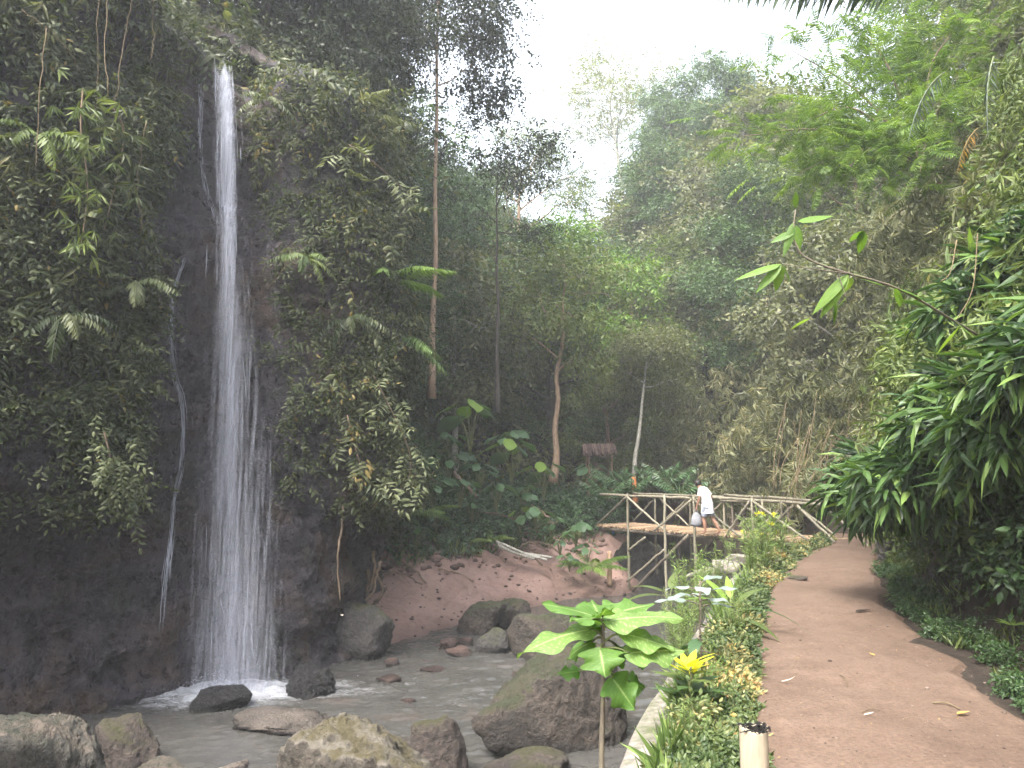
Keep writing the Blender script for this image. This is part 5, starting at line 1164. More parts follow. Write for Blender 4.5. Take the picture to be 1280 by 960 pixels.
for i, (px, py, h) in enumerate([(936, 715, .5), (948, 707, .45), (920, 735, .5), (900, 752, .45)]):
    c = onz(px, py, 0); x = c[0] - .15
    rosette('leafy_herb', ['broad-leaved herb with glossy leaves before the bridge', 'small broad-leaved herb beside the round edge stones', 'pale variegated herb in the middle of the planting strip', 'herb with silvery lower leaves behind the silvery plant'][i], (x, c[1], gz(x, c[1])), [(k * 2.4 + i, .4 + .1 * (k % 3), .08, .22, .09, .4, rng.random(), h * (.3 + .07 * k), ['mid_leaf', 'bright_leaf', 'silver_leaf', 'silver_leaf'][i] if k % 2 else 'mid_leaf', dict(n=8, m=5)) for k in range(9)], 'mid_leaf', h, .009)
# ground cover of the planting strip
yy = rng.uniform(1.8, 18.3, 46000); yy = np.where(rng.random(46000) < .72, 1.8 + (yy - 1.8) * .5, yy)
xa = wall_x(yy) + .28; xb = path_l(yy) + .06 + .1 * (fbm(np.stack([yy * 1.6, 0 * yy, 0 * yy], -1), 4, 31) - .5); uu = rng.random(len(yy)); xx = xa + (xb - xa) * uu
P = np.stack([xx, yy, 0 * xx], -1); dens = fbm(P * 2.2, 3, 121); kk = rng.random(len(yy)) < np.clip((dens - .42) * 5, .05, 1); P = P[kk]; uu = uu[kk]
hump = .21 * np.sin(PI * np.clip(.16 + .8 * uu, 0, 1)) * (.05 + 1.35 * fbm(P * 2.6, 3, 122))
P[:, 2] = H(P[:, 0], P[:, 1])[0] + hump * rng.random(len(P)) ** .45
patch = fbm(P * 1.9, 3, 123)
mb = MB(); n = len(P); tm = [sprig(5, .07, .052, .03, leaf1, .4, 70, seed=300 + i) for i in range(4)]
multi(mb, tm, P, norm(rng.normal(0, .7, (n, 3)) + [0, -.2, .35]), norm(UPV + rng.normal(0, .4, (n, 3)) + [0, -.3, 0]), rng.uniform(.55, 1.05, n) * (1 + .05 * P[:, 1]), np.clip(.15 + 1.3 * (patch - .35) + .12 * (P[:, 1] < 6.5) + rng.normal(0, .16, n), 0, 1), .12)
mb.build('ground_cover', M['cover_leaf'], label='variegated yellow and green ground cover filling the planting strip', cat='ground cover', kind='stuff')
# weeds on the right verge
yy = rng.uniform(2.5, 17, 9000); s_ = np.abs(rng.normal(0, .17, 9000)); xx = path_r(yy) - .03 + s_ * 1.5 + .3 * (fbm(np.stack([yy * 1.2, 0 * yy, 0 * yy], -1), 3, 132) - .5)
P = np.stack([xx, yy, H(xx, yy)[0] + .02], -1); kk = (fbm(P * 1.3, 3, 131) > .45); P = P[kk]; n = len(P); P[:, 2] += rng.random(n) * .13
mb = MB(); multi(mb, [sprig(5, .08, .05, .026, leaf1, .4, 65, seed=310 + i) for i in range(4)], P, norm(rng.normal(0, .7, (n, 3)) + [-.3, -.2, .5]), norm(UPV + rng.normal(0, .4, (n, 3))), rng.uniform(.6, 1.2, n), rng.uniform(.0, .6, n), .12)
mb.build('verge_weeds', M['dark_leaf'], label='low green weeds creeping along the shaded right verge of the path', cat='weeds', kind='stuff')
# --- right bank shrubs: arching canes with long lance leaves, hollow and dark beneath
def lance_shrub(seed, n=9, Ln=(1.6, 2.6), per=10, sc=1.15, mat='dark_leaf', tm=LANCE, rise=1.15, fall=.95):
    r = np.random.default_rng(seed); global rng; keep = rng; rng = r; sb, lb = MB(), MB()
    for i in range(n):
        a_ = PI + r.normal(0, .75); l_ = r.uniform(*Ln); hh = np.array([math.cos(a_), math.sin(a_), 0]); t = np.linspace(0, 1, 14)
        P = np.array([r.normal(0, .12), r.normal(0, .15), -.1]) + hh * (l_ * .72 * t ** 1.35)[:, None] + UPV * (l_ * (rise * t - fall * t ** 2.3) * 1.0)[:, None]
        tube(sb, P, np.linspace(.016, .004, 14), 6, cap=False)
        m_ = per * 9; tq = r.uniform(.38, 1, m_); Q = np.stack([np.interp(tq, t, P[:, j]) for j in range(3)], -1) + r.normal(0, .13, (m_, 3))
        d = norm(hh * .6 + r.normal(0, .7, (m_, 3)) - UPV * .08); multi(lb, tm, Q, d, norm(UPV + r.normal(0, .45, (m_, 3))), sc * r.uniform(.6, 1.25, m_), np.clip(r.normal(.42, .25, m_), 0, 1))
    rng = keep
    return [('stem', sb.mesh('cane', M['stem'], True)), ('foliage', lb.mesh('lance_foliage', M[mat]))]
LANCE2 = [bamboo_sprig(6, .36, .062, seed=75 + i, kind=leaf1, fan=100) for i in range(5)]
la, lb_ = lance_shrub(41, 9, fall=.85, per=8, mat='lance_leaf', tm=LANCE2), lance_shrub(42, 10, (1.8, 2.6), fall=.85, per=8, mat='lance_leaf', tm=LANCE2)
g_ = 'dark lance-leaved shrubs overhanging the path'
for i, (x, y, sc, k) in enumerate([(5.55, 9.3, .9, 0), (5.4, 8.4, .9, 1), (5.45, 7.6, .85, 0), (5.2, 6.9, .8, 1), (5.15, 6.2, .8, 0), (5.05, 5.5, .78, 1), (5.0, 4.8, .75, 0), (6.0, 7.9, .85, 1), (5.9, 6.6, .8, 0), (5.7, 5.6, .75, 1)]):
    put_parts('lance_leaf_shrub', la if k == 0 else lb_, (x, y, gz(x, y)), (i * 1.3) % .8 - .4, sc, 'dark shrub with long lance-shaped leaves overhanging the right edge of the path', 'shrub', g_)
lc = lance_shrub(43, 8, (1.3, 2.2), 8, .85, 'mid_leaf', BAMB_L)
for i, (x, y, z, rz, sc, lb2) in enumerate([(6.1, 7.2, None, .2, .9, 'bright yellow-green bamboo tuft high above the dark shrubs'), (6.4, 9.6, None, -.3, 1., 'bright green arching tuft behind the dark shrubs'), (7.3, 11.6, None, .1, .8, 'yellow-green spray on the bank above the far end of the dark shrubs')]):
    put_parts('bamboo_tuft', lc, (x, y, gz(x, y)), rz, sc, lb2)
# branch with large long leaves reaching in over the path
lh = lance_shrub(44, 9, (1.3, 2.1), 8, .95, 'mid_leaf', LANCE2, 1.1, .9); lk = lance_shrub(45, 9, (1.3, 2.1), 8, .95, 'bright_leaf', BAMB_L, 1.1, 1.0)
for i, (x, y, rz, sc, k, lb2) in enumerate([(6.5, 8.6, .3, .95, 0, 'lighter green lance-leaved shrub rising above the dark ones on the bank'), (6.9, 10.2, -.2, 1.0, 1, 'yellow-green narrow-leaved shrub on the bank over the path bend'), (6.3, 7.4, 0, .9, 1, 'yellow-green shrub tangled into the top of the dark ones'), (7.5, 11.6, .2, 1.05, 0, 'lighter green shrub farthest up the path on the bank'), (7.0, 6.6, .1, 1.0, 0, 'tall lighter green shrub highest on the near bank')]):
    put_parts('bank_shrub', [lh, lk][k], (x, y, gz(x, y)), rz, sc, lb2, 'shrub')
YB = 5.6
def bp(zx, zy, dy=0.): return at(900 + zx / 2.667, 240 + zy / 2.667, YB + dy)
root = empty('overhanging_branch', bp(790, 440, .6), label='thin branch with large long light-green leaves reaching over the path', cat='branch'); ro = np.array(root.location)
for pts, r in (([(1000, 560, 1.2), (780, 430, .5), (600, 325, .1), (430, 272, 0), (330, 240, 0), (270, 205, 0), (245, 140, 0), (252, 60, 0)], .011), ([(430, 272, 0), (300, 255, -.05), (205, 240, -.1)], .005), ([(390, 265, 0), (410, 320, 0), (420, 350, 0)], .004)):
    mb = MB(); tube(mb, smooth_curve([bp(*q) - ro for q in pts], 20), np.linspace(r, r * .5, 20), 6); mb.build('stem', M['purple_stem'], root, smooth=True)
LB = [((258, 98), (378, 68), .075, .5), ((252, 52), (258, -5), .045, .6), ((246, 100), (214, 212), .05, .2), ((256, 112), (272, 192), .06, .45), ((248, 130), (168, 162), .06, .2), ((205, 240), (45, 280), .06, .6), ((205, 242), (115, 330), .06, .6), ((205, 242), (188, 335), .06, .7), ((210, 240), (248, 308), .05, .6), ((428, 272), (300, 402), .07, .7), ((430, 276), (325, 420), .07, .8), ((440, 285), (410, 332), .05, 1.), ((435, 272), (565, 298), .065, .3), ((388, 350), (392, 442), .06, .7), ((420, 350), (350, 425), .06, .7), ((780, 428), (905, 512), .07, .4), ((795, 450), (708, 535), .075, 1.), ((590, 322), (610, 372), .06, .5), ((600, 325), (700, 345), .05, .5), ((300, 420), (232, 446), .03, .9), ((330, 240), (380, 235), .04, .5), ((480, 130), (435, 150), .05, .3), ((480, 130), (470, 190), .06, .35)]
leafset('leaf', [(bp(*a_) - ro, (bp(b_[0], b_[1], -.08 + .02 * i) - bp(*a_)), np.array([.1, -.7, .7]), w_ * 1.3, ti * .8, .12, dict(n=9, m=5, pt=1.35, seed=i)) for i, (a_, b_, w_, ti) in enumerate(LB)], 'bright_leaf', root)
# verge plants by the bend
c = onz(1118, 748, .0)
rosette('verge_plant', 'bright tufted plant at the right edge of the path bend', (c[0] + .1, c[1], gz(c[0] + .1, c[1])), [(k * 2.4, .3 + .22 * (k % 4), .02, .24, .035, .6, rng.random() * .7, .05, 'bright_leaf' if k % 3 else 'mid_leaf', dict(n=9, m=3)) for k in range(22)], 'mid_leaf', .1)
c = onz(1240, 812, .0)
rosette('verge_plant', 'small yellow-green seedling in the dark hollow under the shrubs', (c[0] + .2, c[1], gz(c[0] + .2, c[1])), [(k * 2.4, .5, .02, .16, .045, .3, .8, .2, 'bright_leaf', dict(n=8, m=3)) for k in range(8)], 'mid_leaf', .22)
c = onz(1100, 715, .0)
rosette('verge_plant', 'low broad-leaved plant by the dark rock at the path bend', (c[0] + .25, c[1], gz(c[0] + .25, c[1])), [(k * 2.4, .3 + .2 * (k % 4), .08, .16, .06, .5, .3 + .1 * (k % 5), .1 + .02 * k, None, dict(n=8, m=5)) for k in range(16)], 'mid_leaf', .4)
# dry vines on the bank
for i in range(16):
    px = 965 + 5.5 * i + rng.normal(0, 3); Y_ = 15.2 + rng.normal(0, .25) ; p0 = at(px + 14, 500 + rng.uniform(-20, 50), Y_); p1 = at(px - 8 + rng.normal(0, 10), 628 + rng.uniform(-30, 20), Y_ - .2)
    stick('dry_vine', 'dry tan vine hanging down the bank behind the path bend', 'vine', [p0, (p0 + p1) / 2 + rng.normal(0, .10, 3), p1], .0075, 'dry_vine', group='dry vines hanging on the bank', sides=6)
for i, (pts, Y_) in enumerate([([(1222, 292), (1216, 360), (1196, 400)], 6.5), ([(1196, 300), (1188, 340), (1176, 352)], 6.8)]):
    stick('dry_vine', ['single pale vine dangling above the dark shrubs', 'short looping pale vine near the yellow-green tuft'][i], 'vine', [at(*q, Y_) for q in pts], .005, 'dry_vine', sides=6)
# palm leaf hanging into view at the top
def palm_frond(seed, L_, n=34, l=.6, w=.05, droop=.7, mat='dark_leaf'):
    V, Fc, I = frond(n, L_, l, w, droop, seed, hang=.75); mb = MB(); tl = np.random.default_rng(seed).uniform(.2, .8, I.max() + 1)[I]; mb.add(V, Fc, tl)
    t = np.linspace(0, 1, 14); rbm = MB(); tube(rbm, np.stack([0 * t, L_ * (t - .12 * droop * t * t), L_ * (.10 * t - droop * t * t * .75) - .01], -1), np.linspace(.03, .006, 14) * L_ / 3, 6)
    return [('midrib', rbm.mesh('midrib', M['stem'], True)), ('leaflets', mb.mesh('leaflets', M[mat]))]
pf = palm_frond(61, 3.4, 40, .62, .045, .35)
for i, (px, py, Y_, rz, rx, lb2) in enumerate([(1150, -15, 9.2, 1.75, .1, 'dark palm frond hanging into view above the feathery tree'), (1200, -30, 8.8, 1.45, .2, 'second palm frond, higher and closer to the bank, above the feathery tree')]):
    r_ = put_parts('palm_frond', pf, at(px, py, Y_), rz, .95, lb2, 'palm frond'); r_.rotation_euler = (rx, 0, rz)
# tree ferns and fronds at the cliff edge
ff_ = palm_frond(62, 1.7, 30, .34, .06, .5, 'feather_leaf')
def fern_crown(name, label, c, n, sc, mats, az0=0., azr=2 * PI, tilt=.25, mat=None):
    root = empty(name, c, label=label, cat='fern')
    V, Fc, I = frond(26, 1.5 * sc, .32 * sc, .055 * sc, .55, 62)
    for k in range(n):
        a_ = az0 + azr * k / n; R = rotm('Z', a_ - PI / 2) @ rotm('X', tilt + rng.normal(0, .15))
        mb = MB(); mb.add(V @ R.T, Fc, np.clip(rng.uniform(.3, .8) + rng.normal(0, .08, I.max() + 1)[I], 0, 1)); mb.build('frond', M[mats], root)
    return root
fern_crown('tree_fern', 'light-green tree fern spreading fronds from the cliff edge', at(478, 352, 15.4), 9, 1.05, 'feather_leaf')
fern_crown('tree_fern', 'tree fern with drooping fronds below the light-green one', at(492, 420, 15.8), 8, .95, 'fine_leaf', tilt=-.1)
fern_crown('tree_fern', 'hazy fern crown high on the cliff among the creepers', at(430, 150, 15.2), 8, 1.1, 'far_leaf')
fern_crown('bank_fern', 'bright fern on the bank between pink sand and bridge', at(742, 706, 21.8) - [0, 0, .1], 9, .75, 'feather_leaf', tilt=.5)
fern_crown('bank_fern', 'yellowish fern by the cliff foot beside the hanging roots', at(520, 640, 20) - [0, 0, .1], 8, .8, 'fine_leaf', tilt=.4)
fern_crown('bank_fern', 'pale fern tuft in front of the fallen log', at(612, 672, 22.2) - [0, 0, .1], 8, .5, 'fine_leaf', tilt=.5)
# hanging leafy branches on the cliff
def hanging_branch(name, label, pts, mat, tm, n, sc, out=.45, spread=.12, lo=.3, hi=.9, r=.012, hang=.5, cat='branch'):
    P = np.array([cliff_at(px, py, out) for px, py in pts]); P = smooth_curve(P, 16); root = empty(name, P[0], label=label, cat=cat)
    mb = MB(); tube(mb, P - P[0], np.linspace(r, r * .4, 16), 6); mb.build('stem', M['root'], root, smooth=True)
    t = rng.random(n); Q = np.stack([np.interp(t, np.linspace(0, 1, 16), P[:, j]) for j in range(3)], -1) + rng.normal(0, spread, (n, 3)); ow = np.array([.35, -.9, 0])
    mb = MB(); multi(mb, tm, Q - P[0], norm(ow + rng.normal(0, .6, (n, 3)) - [0, 0, hang]), norm(UPV * .8 + ow * .6 + rng.normal(0, .3, (n, 3))), sc * rng.uniform(.75, 1.2, n), rng.uniform(lo, hi, n)); mb.build('foliage', M[mat], root)
    return root
OBL = [sprig(9, .55, .24, .085, leaf1, .35, 75, seed=330 + i, tilt=.15, taper=.2) for i in range(3)]
hanging_branch('leafy_branch', 'branch of pale oblong paired leaves high on the cliff', [(395, 190), (430, 215), (465, 250), (455, 275)], 'creeper_pale', OBL, 16, .85, .75, .16, .5, 1.)
hanging_branch('leafy_branch', 'branch of large pale leaves with yellow tips at the cliff corner', [(430, 470), (455, 520), (475, 570), (470, 615)], 'creeper_pale', OBL, 26, .8, .6, .18, .4, 1.)
hanging_branch('leafy_branch', 'broad-leaved spray hanging lowest at the cliff corner', [(405, 520), (420, 580), (440, 615)], 'creeper', OBL, 18, .75, .5, .15, .5, 1.)
hanging_branch('bamboo_spray', 'light-green bamboo spray hanging on the upper cliff', [(75, 130), (72, 180), (80, 250), (70, 330)], 'mid_leaf', BAMB_L, 60, .62, .7, .18, .2, 1.)
hanging_branch('bamboo_spray', 'second light bamboo spray below the first on the cliff', [(110, 150), (125, 180), (118, 230), (100, 300)], 'creeper_pale', BAMB_L, 55, .7, .7, .2, .0, .5)
hanging_branch('creeper_branch', 'pale creeper trailing lowest over the dark rock overhang', [(110, 540), (120, 580), (130, 605), (145, 622)], 'creeper_pale', CREEP, 70, .95, .45, .15, .3, .9)
for i, pts in enumerate([[(95, 0), (90, 60), (92, 120), (88, 170)], [(140, 0), (128, 50), (118, 110), (112, 150)], [(108, -10), (100, 70), (104, 140)], [(160, 20), (162, 60), (158, 95)], [(28, 60), (20, 140), (14, 230)], [(0, 40), (40, 70), (70, 110)], [(150, 170), (140, 240), (145, 300)], [(355, 330), (340, 365), (322, 392)]]):
    P = [cliff_at(px, py, .75) for px, py in pts]
    stick('hanging_vine', 'thin bare vine hanging in front of the cliff creepers', 'vine', P, .006, 'dry_vine', group='thin vines hanging on the cliff', sides=5, wob=.01)
kf = 0
for i, (px, py) in enumerate([(60, 400), (150, 360), (370, 330), (410, 400), (340, 140), (30, 180)]):
    c_ = cliff_at(px, py, .45); V, Fc, I = frond(15, .75, .17, .045, 1.0, 90 + i % 4, hang=.5); root = empty('cliff_fern', c_, label='drooping fern tuft rooted among the cliff creepers', cat='fern', group='ferns rooted on the cliff')
    for k in range(6):
        R = rotm('Z', PI + .5 + (k - 2.5) * .55 + rng.normal(0, .12)) @ rotm('X', .15 + rng.normal(0, .25)); s_ = rng.uniform(.7, 1.15)
        mb = MB(); mb.add(V @ R.T * s_, Fc, np.clip(rng.uniform(.1, .8) + rng.normal(0, .06, I.max() + 1)[I], 0, 1)); mb.build('frond', M[['creeper', 'creeper_pale', 'mid_leaf'][i % 3]], root)
dp = palm_frond(64, 1.5, 15, .30, .028, .7, 'silver_leaf'); dy_ = palm_frond(65, .9, 12, .2, .03, .7, 'dead_leaf')
for i, (px, py, Y_, dd, mm, lb2) in enumerate([(1242, 70, 8.9, (-.35, -.2, -.75), dp, 'long grey dead palm frond hanging on the high bank'), (1180, 90, 9.4, (-.6, -.2, -.5), dp, 'shorter grey dead frond beside the feathery tree'), (1222, 160, 8.9, (-.6, -.2, -.55), dy_, 'yellowed dying frond hanging below the grey ones')]):
    r_ = put_parts('dead_palm_frond', mm, at(px, py, Y_), 0, .7, lb2, 'palm frond'); r_.rotation_euler = Matrix(basis(np.array([dd]), np.array([(-.5, -.5, .6)]))[0].tolist()).to_euler()
# taro and broad-leaved plants on the far bank
def taro_parts(seed, n=7, h=1.0, ll=.5, mats=('taro_leaf',)):
    r = np.random.default_rng(seed); out = []
    for k in range(n):
        a_ = k * 2.4 + r.uniform(-.3, .3); hh = h * r.uniform(.55, 1.05); rr_ = h * r.uniform(.2, .5); e_ = np.array([math.cos(a_) * rr_, math.sin(a_) * rr_, hh]); mb = MB()
        tube(mb, smooth_curve([[0, 0, -.1], e_ * [.4, .4, .6], e_], 9), np.linspace(.018, .010, 9), 6); out.append(('stalk', mb.mesh('stalk', M['stem'], True)))
        l_ = ll * r.uniform(.7, 1.15); V, Fc = leaf2(l_, l_ * .72, .35, n=10, m=7, pt=1.15, heart=.28, fold=.1, wave=.04, seed=k)
        dv = np.array([math.cos(a_), math.sin(a_), -.25]); Bm = basis(np.array([norm(dv)]), np.array([norm(np.array([math.cos(a_) * .3, math.sin(a_) * .3 - .5, 1.]))]))[0]
        mb = MB(); mb.add(V @ Bm.T + e_, Fc, np.clip(r.uniform(.15, .75) + r.normal(0, .03, len(V)), 0, 1)); out.append(('leaf', mb.mesh('taro_leaf', M[mats[k % len(mats)]], True)))
    return out
t1, t2, t3 = taro_parts(71), taro_parts(72, 8, .8, .42), taro_parts(73, 6, 1.2, .62, ('taro_leaf', 'bright_leaf'))
g_ = 'broad-leaved taro plants crowding the far bank'
put_parts('taro_plant', t3, at(588, 560, 21.5) - [0, 0, .1], 2.6, 1.15, 'tallest taro plant with huge pale-green leaves on the far bank')
for i, (px, py, Y_, k, sc) in enumerate([(560, 590, 22, 0, 1.), (600, 600, 22.5, 1, 1.1), (640, 590, 23, 2, 1.), (575, 620, 21.6, 1, 1.), (620, 625, 22.6, 0, .9), (655, 625, 23.5, 1, 1.), (540, 620, 21, 0, .9), (590, 640, 22.4, 1, .8), (670, 650, 23, 0, .85), (690, 660, 23, 1, .85), (650, 655, 22.8, 2, .6), (632, 560, 24, 0, 1.), (738, 596, 28, 0, 1.), (760, 600, 28.4, 1, 1.), (560, 560, 23, 1, 1.), (700, 680, 22.3, 1, .8), (720, 672, 22.5, 0, .85), (712, 700, 21.8, 1, .6), (735, 690, 22.2, 0, .6), (680, 610, 25, 2, .9), (500, 665, 19.6, 1, .8), (520, 675, 19.8, 0, .7), (490, 650, 19.2, 1, .7), (545, 650, 21.4, 1, .8)]):
    put_parts('taro_plant', [t1, t2, t3][k], at(px, py + 12, Y_), i * 1.1, sc, 'broad-leaved taro plant among many on the shaded far bank', group=g_)
pk = palm_frond(63, 1.3, 14, .3, .07, .5, 'taro_leaf')
for i, (px, py, Y_) in enumerate([(770, 612, 27), (810, 610, 27), (835, 606, 26.5), (790, 618, 26.2), (850, 622, 25.5), (760, 626, 26)]):
    r_ = empty('ginger_clump', at(px, py, Y_), label='arching ginger clump on the bank behind the bridge', cat='plant', group='ginger clumps behind the bridge')
    for k in range(9):
        for nm_, me in pk:
            o = bpy.data.objects.new(nm_, me); COL.objects.link(o); o.parent = r_; o.rotation_euler = (.75 + .12 * (k % 3), 0, k * .7 + i)
# --- charred bamboo post at the path edge
c = at(945, 1010, 2.45); c[2] = .02; top = at(945, 908, 2.45)[2]
post = empty('bamboo_post', c, label='thick pale cut bamboo post with charred rim at the path edge', cat='post')
mb = MB(); rr_ = .043; hh = top - c[2]; zz = np.array([-.2, 0, .12, .2, .21, .22, .3, hh - .01, hh, hh - .004, hh - .05]); rd = np.array([1, 1, 1, 1.0, 1.05, 1.0, .99, .985, .96, .84, .82]) * rr_
a_ = np.arange(25) * 2 * PI / 24; V = np.stack([rd[:, None] * np.cos(a_), rd[:, None] * np.sin(a_) * .97, zz[:, None] + 0 * a_ + .006 * np.sin(a_ * 2 + 1) * (zz[:, None] > hh - .02)], -1); mb.add(V.reshape(-1, 3), grid_faces(len(zz), 25), .75)
M['pale_bamboo'] = plain_mat('pale_bamboo', (.15, .12, .085), (.31, .26, .19), 9, .55, (5, 5, .8), .2)
mb.build('shaft', M['pale_bamboo'], post, smooth=True)
mb = MB()
for i in range(40):
    a1 = rng.uniform(0, 6.28); r1 = rr_ * rng.uniform(.78, 1.03); q = np.array([math.cos(a1) * r1, math.sin(a1) * r1, hh - .004]); tube(mb, [q, q + [rng.normal(0, .006), rng.normal(0, .006), rng.uniform(.001, .005)], q + [rng.normal(0, .009), rng.normal(0, .009), -.004]], [.0014, .0018, .0012], 5)
a_ = np.arange(25) * 2 * PI / 24; V = np.stack([np.outer([.80, .86, .97, .99], np.cos(a_)) * rr_ * .985, np.outer([.80, .86, .97, .99], np.sin(a_)) * rr_ * .96, np.array([hh - .03, hh + .0005, hh + .0005, hh - .003])[:, None] + .006 * np.sin(a_ * 2 + 1) + .003 * np.sin(a_ * 9)], -1); mb.add(V.reshape(-1, 3), grid_faces(4, 25))
mb.build('charred_rim', M['burnt'], post)
# --- litter on the path
def litter(name, label, px, py, l_, w_, rz, mat, curl=.5, tint=.6):
    c = onz(px, py, .03); V, Fc = leaf2(l_, w_, -curl, n=8, m=5, fold=-.5); R = rotm('Z', rz); mb = MB(); mb.add(V @ R.T, Fc, tint); o = mb.build(name, M[mat], smooth=True, label=label, cat='leaf'); o.location = (c[0], c[1], path_z(c[0], c[1]) + .012)
M['bleached_leaf'] = plain_mat('bleached_leaf', (.40, .34, .27), (.62, .56, .47), 12, .8, bstr=0)
litter('fallen_leaf', 'curled bleached leaf lying in the middle of the path', 976, 853, .10, .022, -2.0, 'bleached_leaf')
litter('fallen_leaf', 'broad dry leaf at the end of the twig on the path', 1196, 893, .09, .04, -1.5, 'dead_leaf', .2)
litter('fallen_leaf', 'narrow dry leaf lying crosswise on the lower path', 1080, 896, .07, .018, -1.4, 'bleached_leaf', .2)
litter('fallen_leaf', 'small yellow leaf fallen on the upper path', 1094, 822, .05, .025, .8, 'dead_leaf', .3, .95)
litter('bark_flake', 'dark flake of bark lying on the path near the verge', 1069, 765, .2, .06, -1.4, 'burnt', .1)
def twig(label, a_, b_, r=.006):
    p0, p1 = onz(*a_, .0), onz(*b_, .0); p0[2], p1[2] = path_z(p0[0], p0[1]) + .01, path_z(p1[0], p1[1]) + .01; m_ = (p0 + p1) / 2 + [.02, .02, .012]
    stick('twig', label, 'twig', [p0, m_, p1], r, 'dry_vine', sides=6)
twig('long dry twig lying across the lower path', (1166, 885), (1200, 893)); twig('thin curved twig in the middle of the path', (1050, 848), (1060, 860), .004); twig('small pale stick near the lower path edge', (1078, 897), (1100, 894), .004)
litter('fallen_leaf', 'pale leaf stuck on top of the angular grey boulder', 428, 770, .1, .06, .5, 'bleached_leaf', .1)
bpy.data.objects['fallen_leaf.004'].location = tuple(onz(428, 770, -.95)) if 'fallen_leaf.004' in bpy.data.objects else (0, 0, 0)
mb = MB(); yy = rng.uniform(3, 19, 420); uu = rng.random(420); xx = path_l(yy) + (path_r(yy) - path_l(yy)) * np.where(rng.random(420) < .6, uu ** 3, 1 - uu ** 3)
P = np.array([[x, y, path_z(x, y) + .008] for x, y in zip(xx, yy)]); V, Fc = leaf0(.035, .014, .05); scatter(mb, (V, Fc, np.zeros(4, int)), P, norm(rng.normal(0, 1, (420, 3)) * [1, 1, .12]), norm(UPV + rng.normal(0, .2, (420, 3))), rng.uniform(.35, .9, 420), rng.uniform(0, .55, 420))
mb.build('leaf_litter', M['dead_leaf'], label='crumbs of dry leaf litter scattered over the earth path', cat='litter', kind='stuff')

# loose stones on the sand bar
n = 300; x = rng.uniform(-4, 5, n * 4); y = rng.uniform(14.8, 25, n * 4); z, d, mk = H(x, y); k = np.where((d > -.1) & (d < 4) & (mk < .3) & (rng.random(n * 4) < np.exp(-d * .55)))[0][:n]
Vi, Fi = ico(1); mb = MB()
for q in k:
    s_ = rng.uniform(.01, .045) * (1 if rng.random() < .9 else 1.8); mb.add(Vi * [s_, s_ * rng.uniform(.6, 1), s_ * .6] * (1 + .35 * rng.normal(0, .4, (len(Vi), 1))) + [x[q], y[q], z[q] + .01], Fi)
mb.build('pebbles', M['rk_red'], label='loose small stones scattered over the pink sand bar', cat='pebbles', kind='stuff')

# grit and small gravel trodden into the path
n = 700; yy = 2.6 + 16 * rng.random(n) ** 1.8; uu = rng.random(n); uu = np.where(rng.random(n) < .5, np.where(rng.random(n) < .5, uu ** 2.5, 1 - uu ** 2.5), uu); mb = MB()
for y, u in zip(yy, uu):
    x = path_l(y) + (path_r(y) - path_l(y)) * u; s_ = rng.uniform(.003, .011) * (1 if rng.random() < .95 else 2); mb.add(Vi * [s_, s_ * rng.uniform(.6, 1), s_ * .6] + [x, y, path_z(x, y) + s_ * .25], Fi, rng.random())
M['grit'] = plain_mat('grit', (.06, .043, .034), (.17, .13, .105), 20, .9, bstr=0)
mb.build('gravel', M['grit'], label='fine gravel and grit trodden into the earth path', cat='gravel', kind='stuff')

# grass blades and stray weeds along the wall, the strip and the foot of the bank
def blades(name, label, P, h, mat='fine_leaf'):
    n = len(P); V, Fc = leaf0(1.0, .035, .35); mb = MB(); scatter(mb, (V, Fc, np.zeros(4, int)), P, norm(rng.normal(0, .35, (n, 3)) * [1, 1, .3] + UPV), norm(rng.normal(0, 1, (n, 3)) * [1, 1, .2] + [0, -.5, .1]), h * rng.uniform(.4, 1.2, n), rng.uniform(.1, .9, n)); mb.build(name, M[mat], label=label, cat='grass', kind='stuff')
yy = rng.uniform(2, 18, 3200); yy = np.where(rng.random(3200) < .6, 2 + (yy - 2) * .5, yy); xx = wall_x(yy) + .27 + np.abs(rng.normal(0, .10, 3200)); P = np.stack([xx, yy, H(xx, yy)[0]], -1); kk = fbm(P * 1.7, 3, 151) > .46
blades('grass', 'thin grass blades and weeds sprouting behind the concrete wall', P[kk], .26)
x = rng.uniform(-4.5, 4.5, 9000); y = rng.uniform(18, 26, 9000); z, d, mk = H(x, y); kk = (d > 3.1) & (d < 5.5) & (mk < .4) & (fbm(np.stack([x, y, z], -1) * .9, 3, 152) > .48)
blades('bank_grass', 'tufts of grass on the crumbling bank above the pink sand', np.stack([x, y, z], -1)[kk], .4, 'mid_leaf')
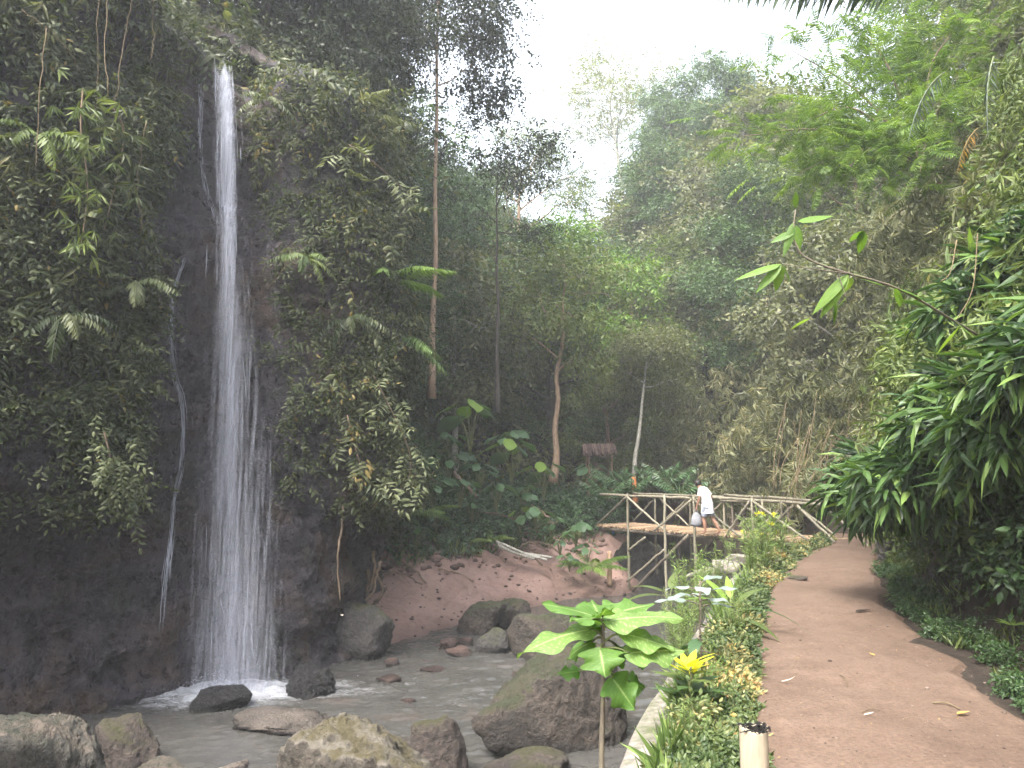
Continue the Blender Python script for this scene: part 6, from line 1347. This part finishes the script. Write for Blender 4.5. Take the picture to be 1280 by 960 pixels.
yy = rng.uniform(2, 17, 5000); xx = path_r(yy) + .1 + np.abs(rng.normal(0, .35, 5000)); P = np.stack([xx, yy, H(xx, yy)[0]], -1); kk = fbm(P * 1.5, 3, 153) > .5
blades('verge_grass', 'short grass in the shade of the right verge', P[kk], .16, 'mid_leaf')

# clods, dead sticks and small herbs on the crumbling bank
x = rng.uniform(-3.4, 3, 3000); y = rng.uniform(18, 26, 3000); z, d, mk = H(x, y); k = np.where((d > 2.4) & (d < 4.6) & (mk < .3))[0]
mb = MB(); Vc, Fc2 = ico(2)
for q in k[:170]:
    s_ = rng.uniform(.03, .13); mb.add(Vc * [s_, s_ * rng.uniform(.6, 1), s_ * .65] * (1 + .5 * (fbm(Vc * 2 + q, 3, 160) - .5))[:, None] + [x[q], y[q], z[q] + s_ * .2], Fc2, rng.random())
M['clod'] = plain_mat('earth_clod', (.06, .04, .032), (.20, .135, .112), 12, .95)
mb.build('earth_debris', M['clod'], smooth=True, label='crumbled earth clods lying along the top of the sand bar', cat='earth clods', kind='stuff')
for i, q in enumerate(k[200:214]):
    a_ = rng.uniform(-.5, .5); l_ = rng.uniform(.5, 1.3); e_ = np.array([math.cos(a_) * l_, math.sin(a_) * l_, 0]); p0 = np.array([x[q], y[q], z[q] + .05]); p1 = p0 + e_; p1[2] = Hs(p1[0], p1[1]) + .06
    stick('dead_stick', 'bare dead stick lying on the crumbling bank above the sand', 'stick', [p0, (p0 + p1) / 2 + [0, 0, rng.uniform(.05, .2)], p1], rng.uniform(.015, .035), 'root', group='dead sticks on the bank', sides=6, wob=.01)

# ------------------------------------------------------------------ haze volume over the gorge, partly standing in for lens glare
hz = MB(); box(hz, (0, 40, 29), (95, 75, 33)); m, nt, N, L = newmat('haze_and_glare'); M['haze'] = m
o = N.new('ShaderNodeOutputMaterial'); v = N.new('ShaderNodeVolumePrincipled'); v.inputs['Color'].default_value = (.93, .95, 1, 1); v.inputs['Density'].default_value = .0022
v.inputs['Anisotropy'].default_value = .3; L.new(v.outputs[0], o.inputs['Volume'])
tag(hz.build('haze', m), 'thin pale haze filling the gorge and veiling the far trees, partly in place of lens glare', 'haze', kind='stuff')
C.view_settings.exposure = 2.45
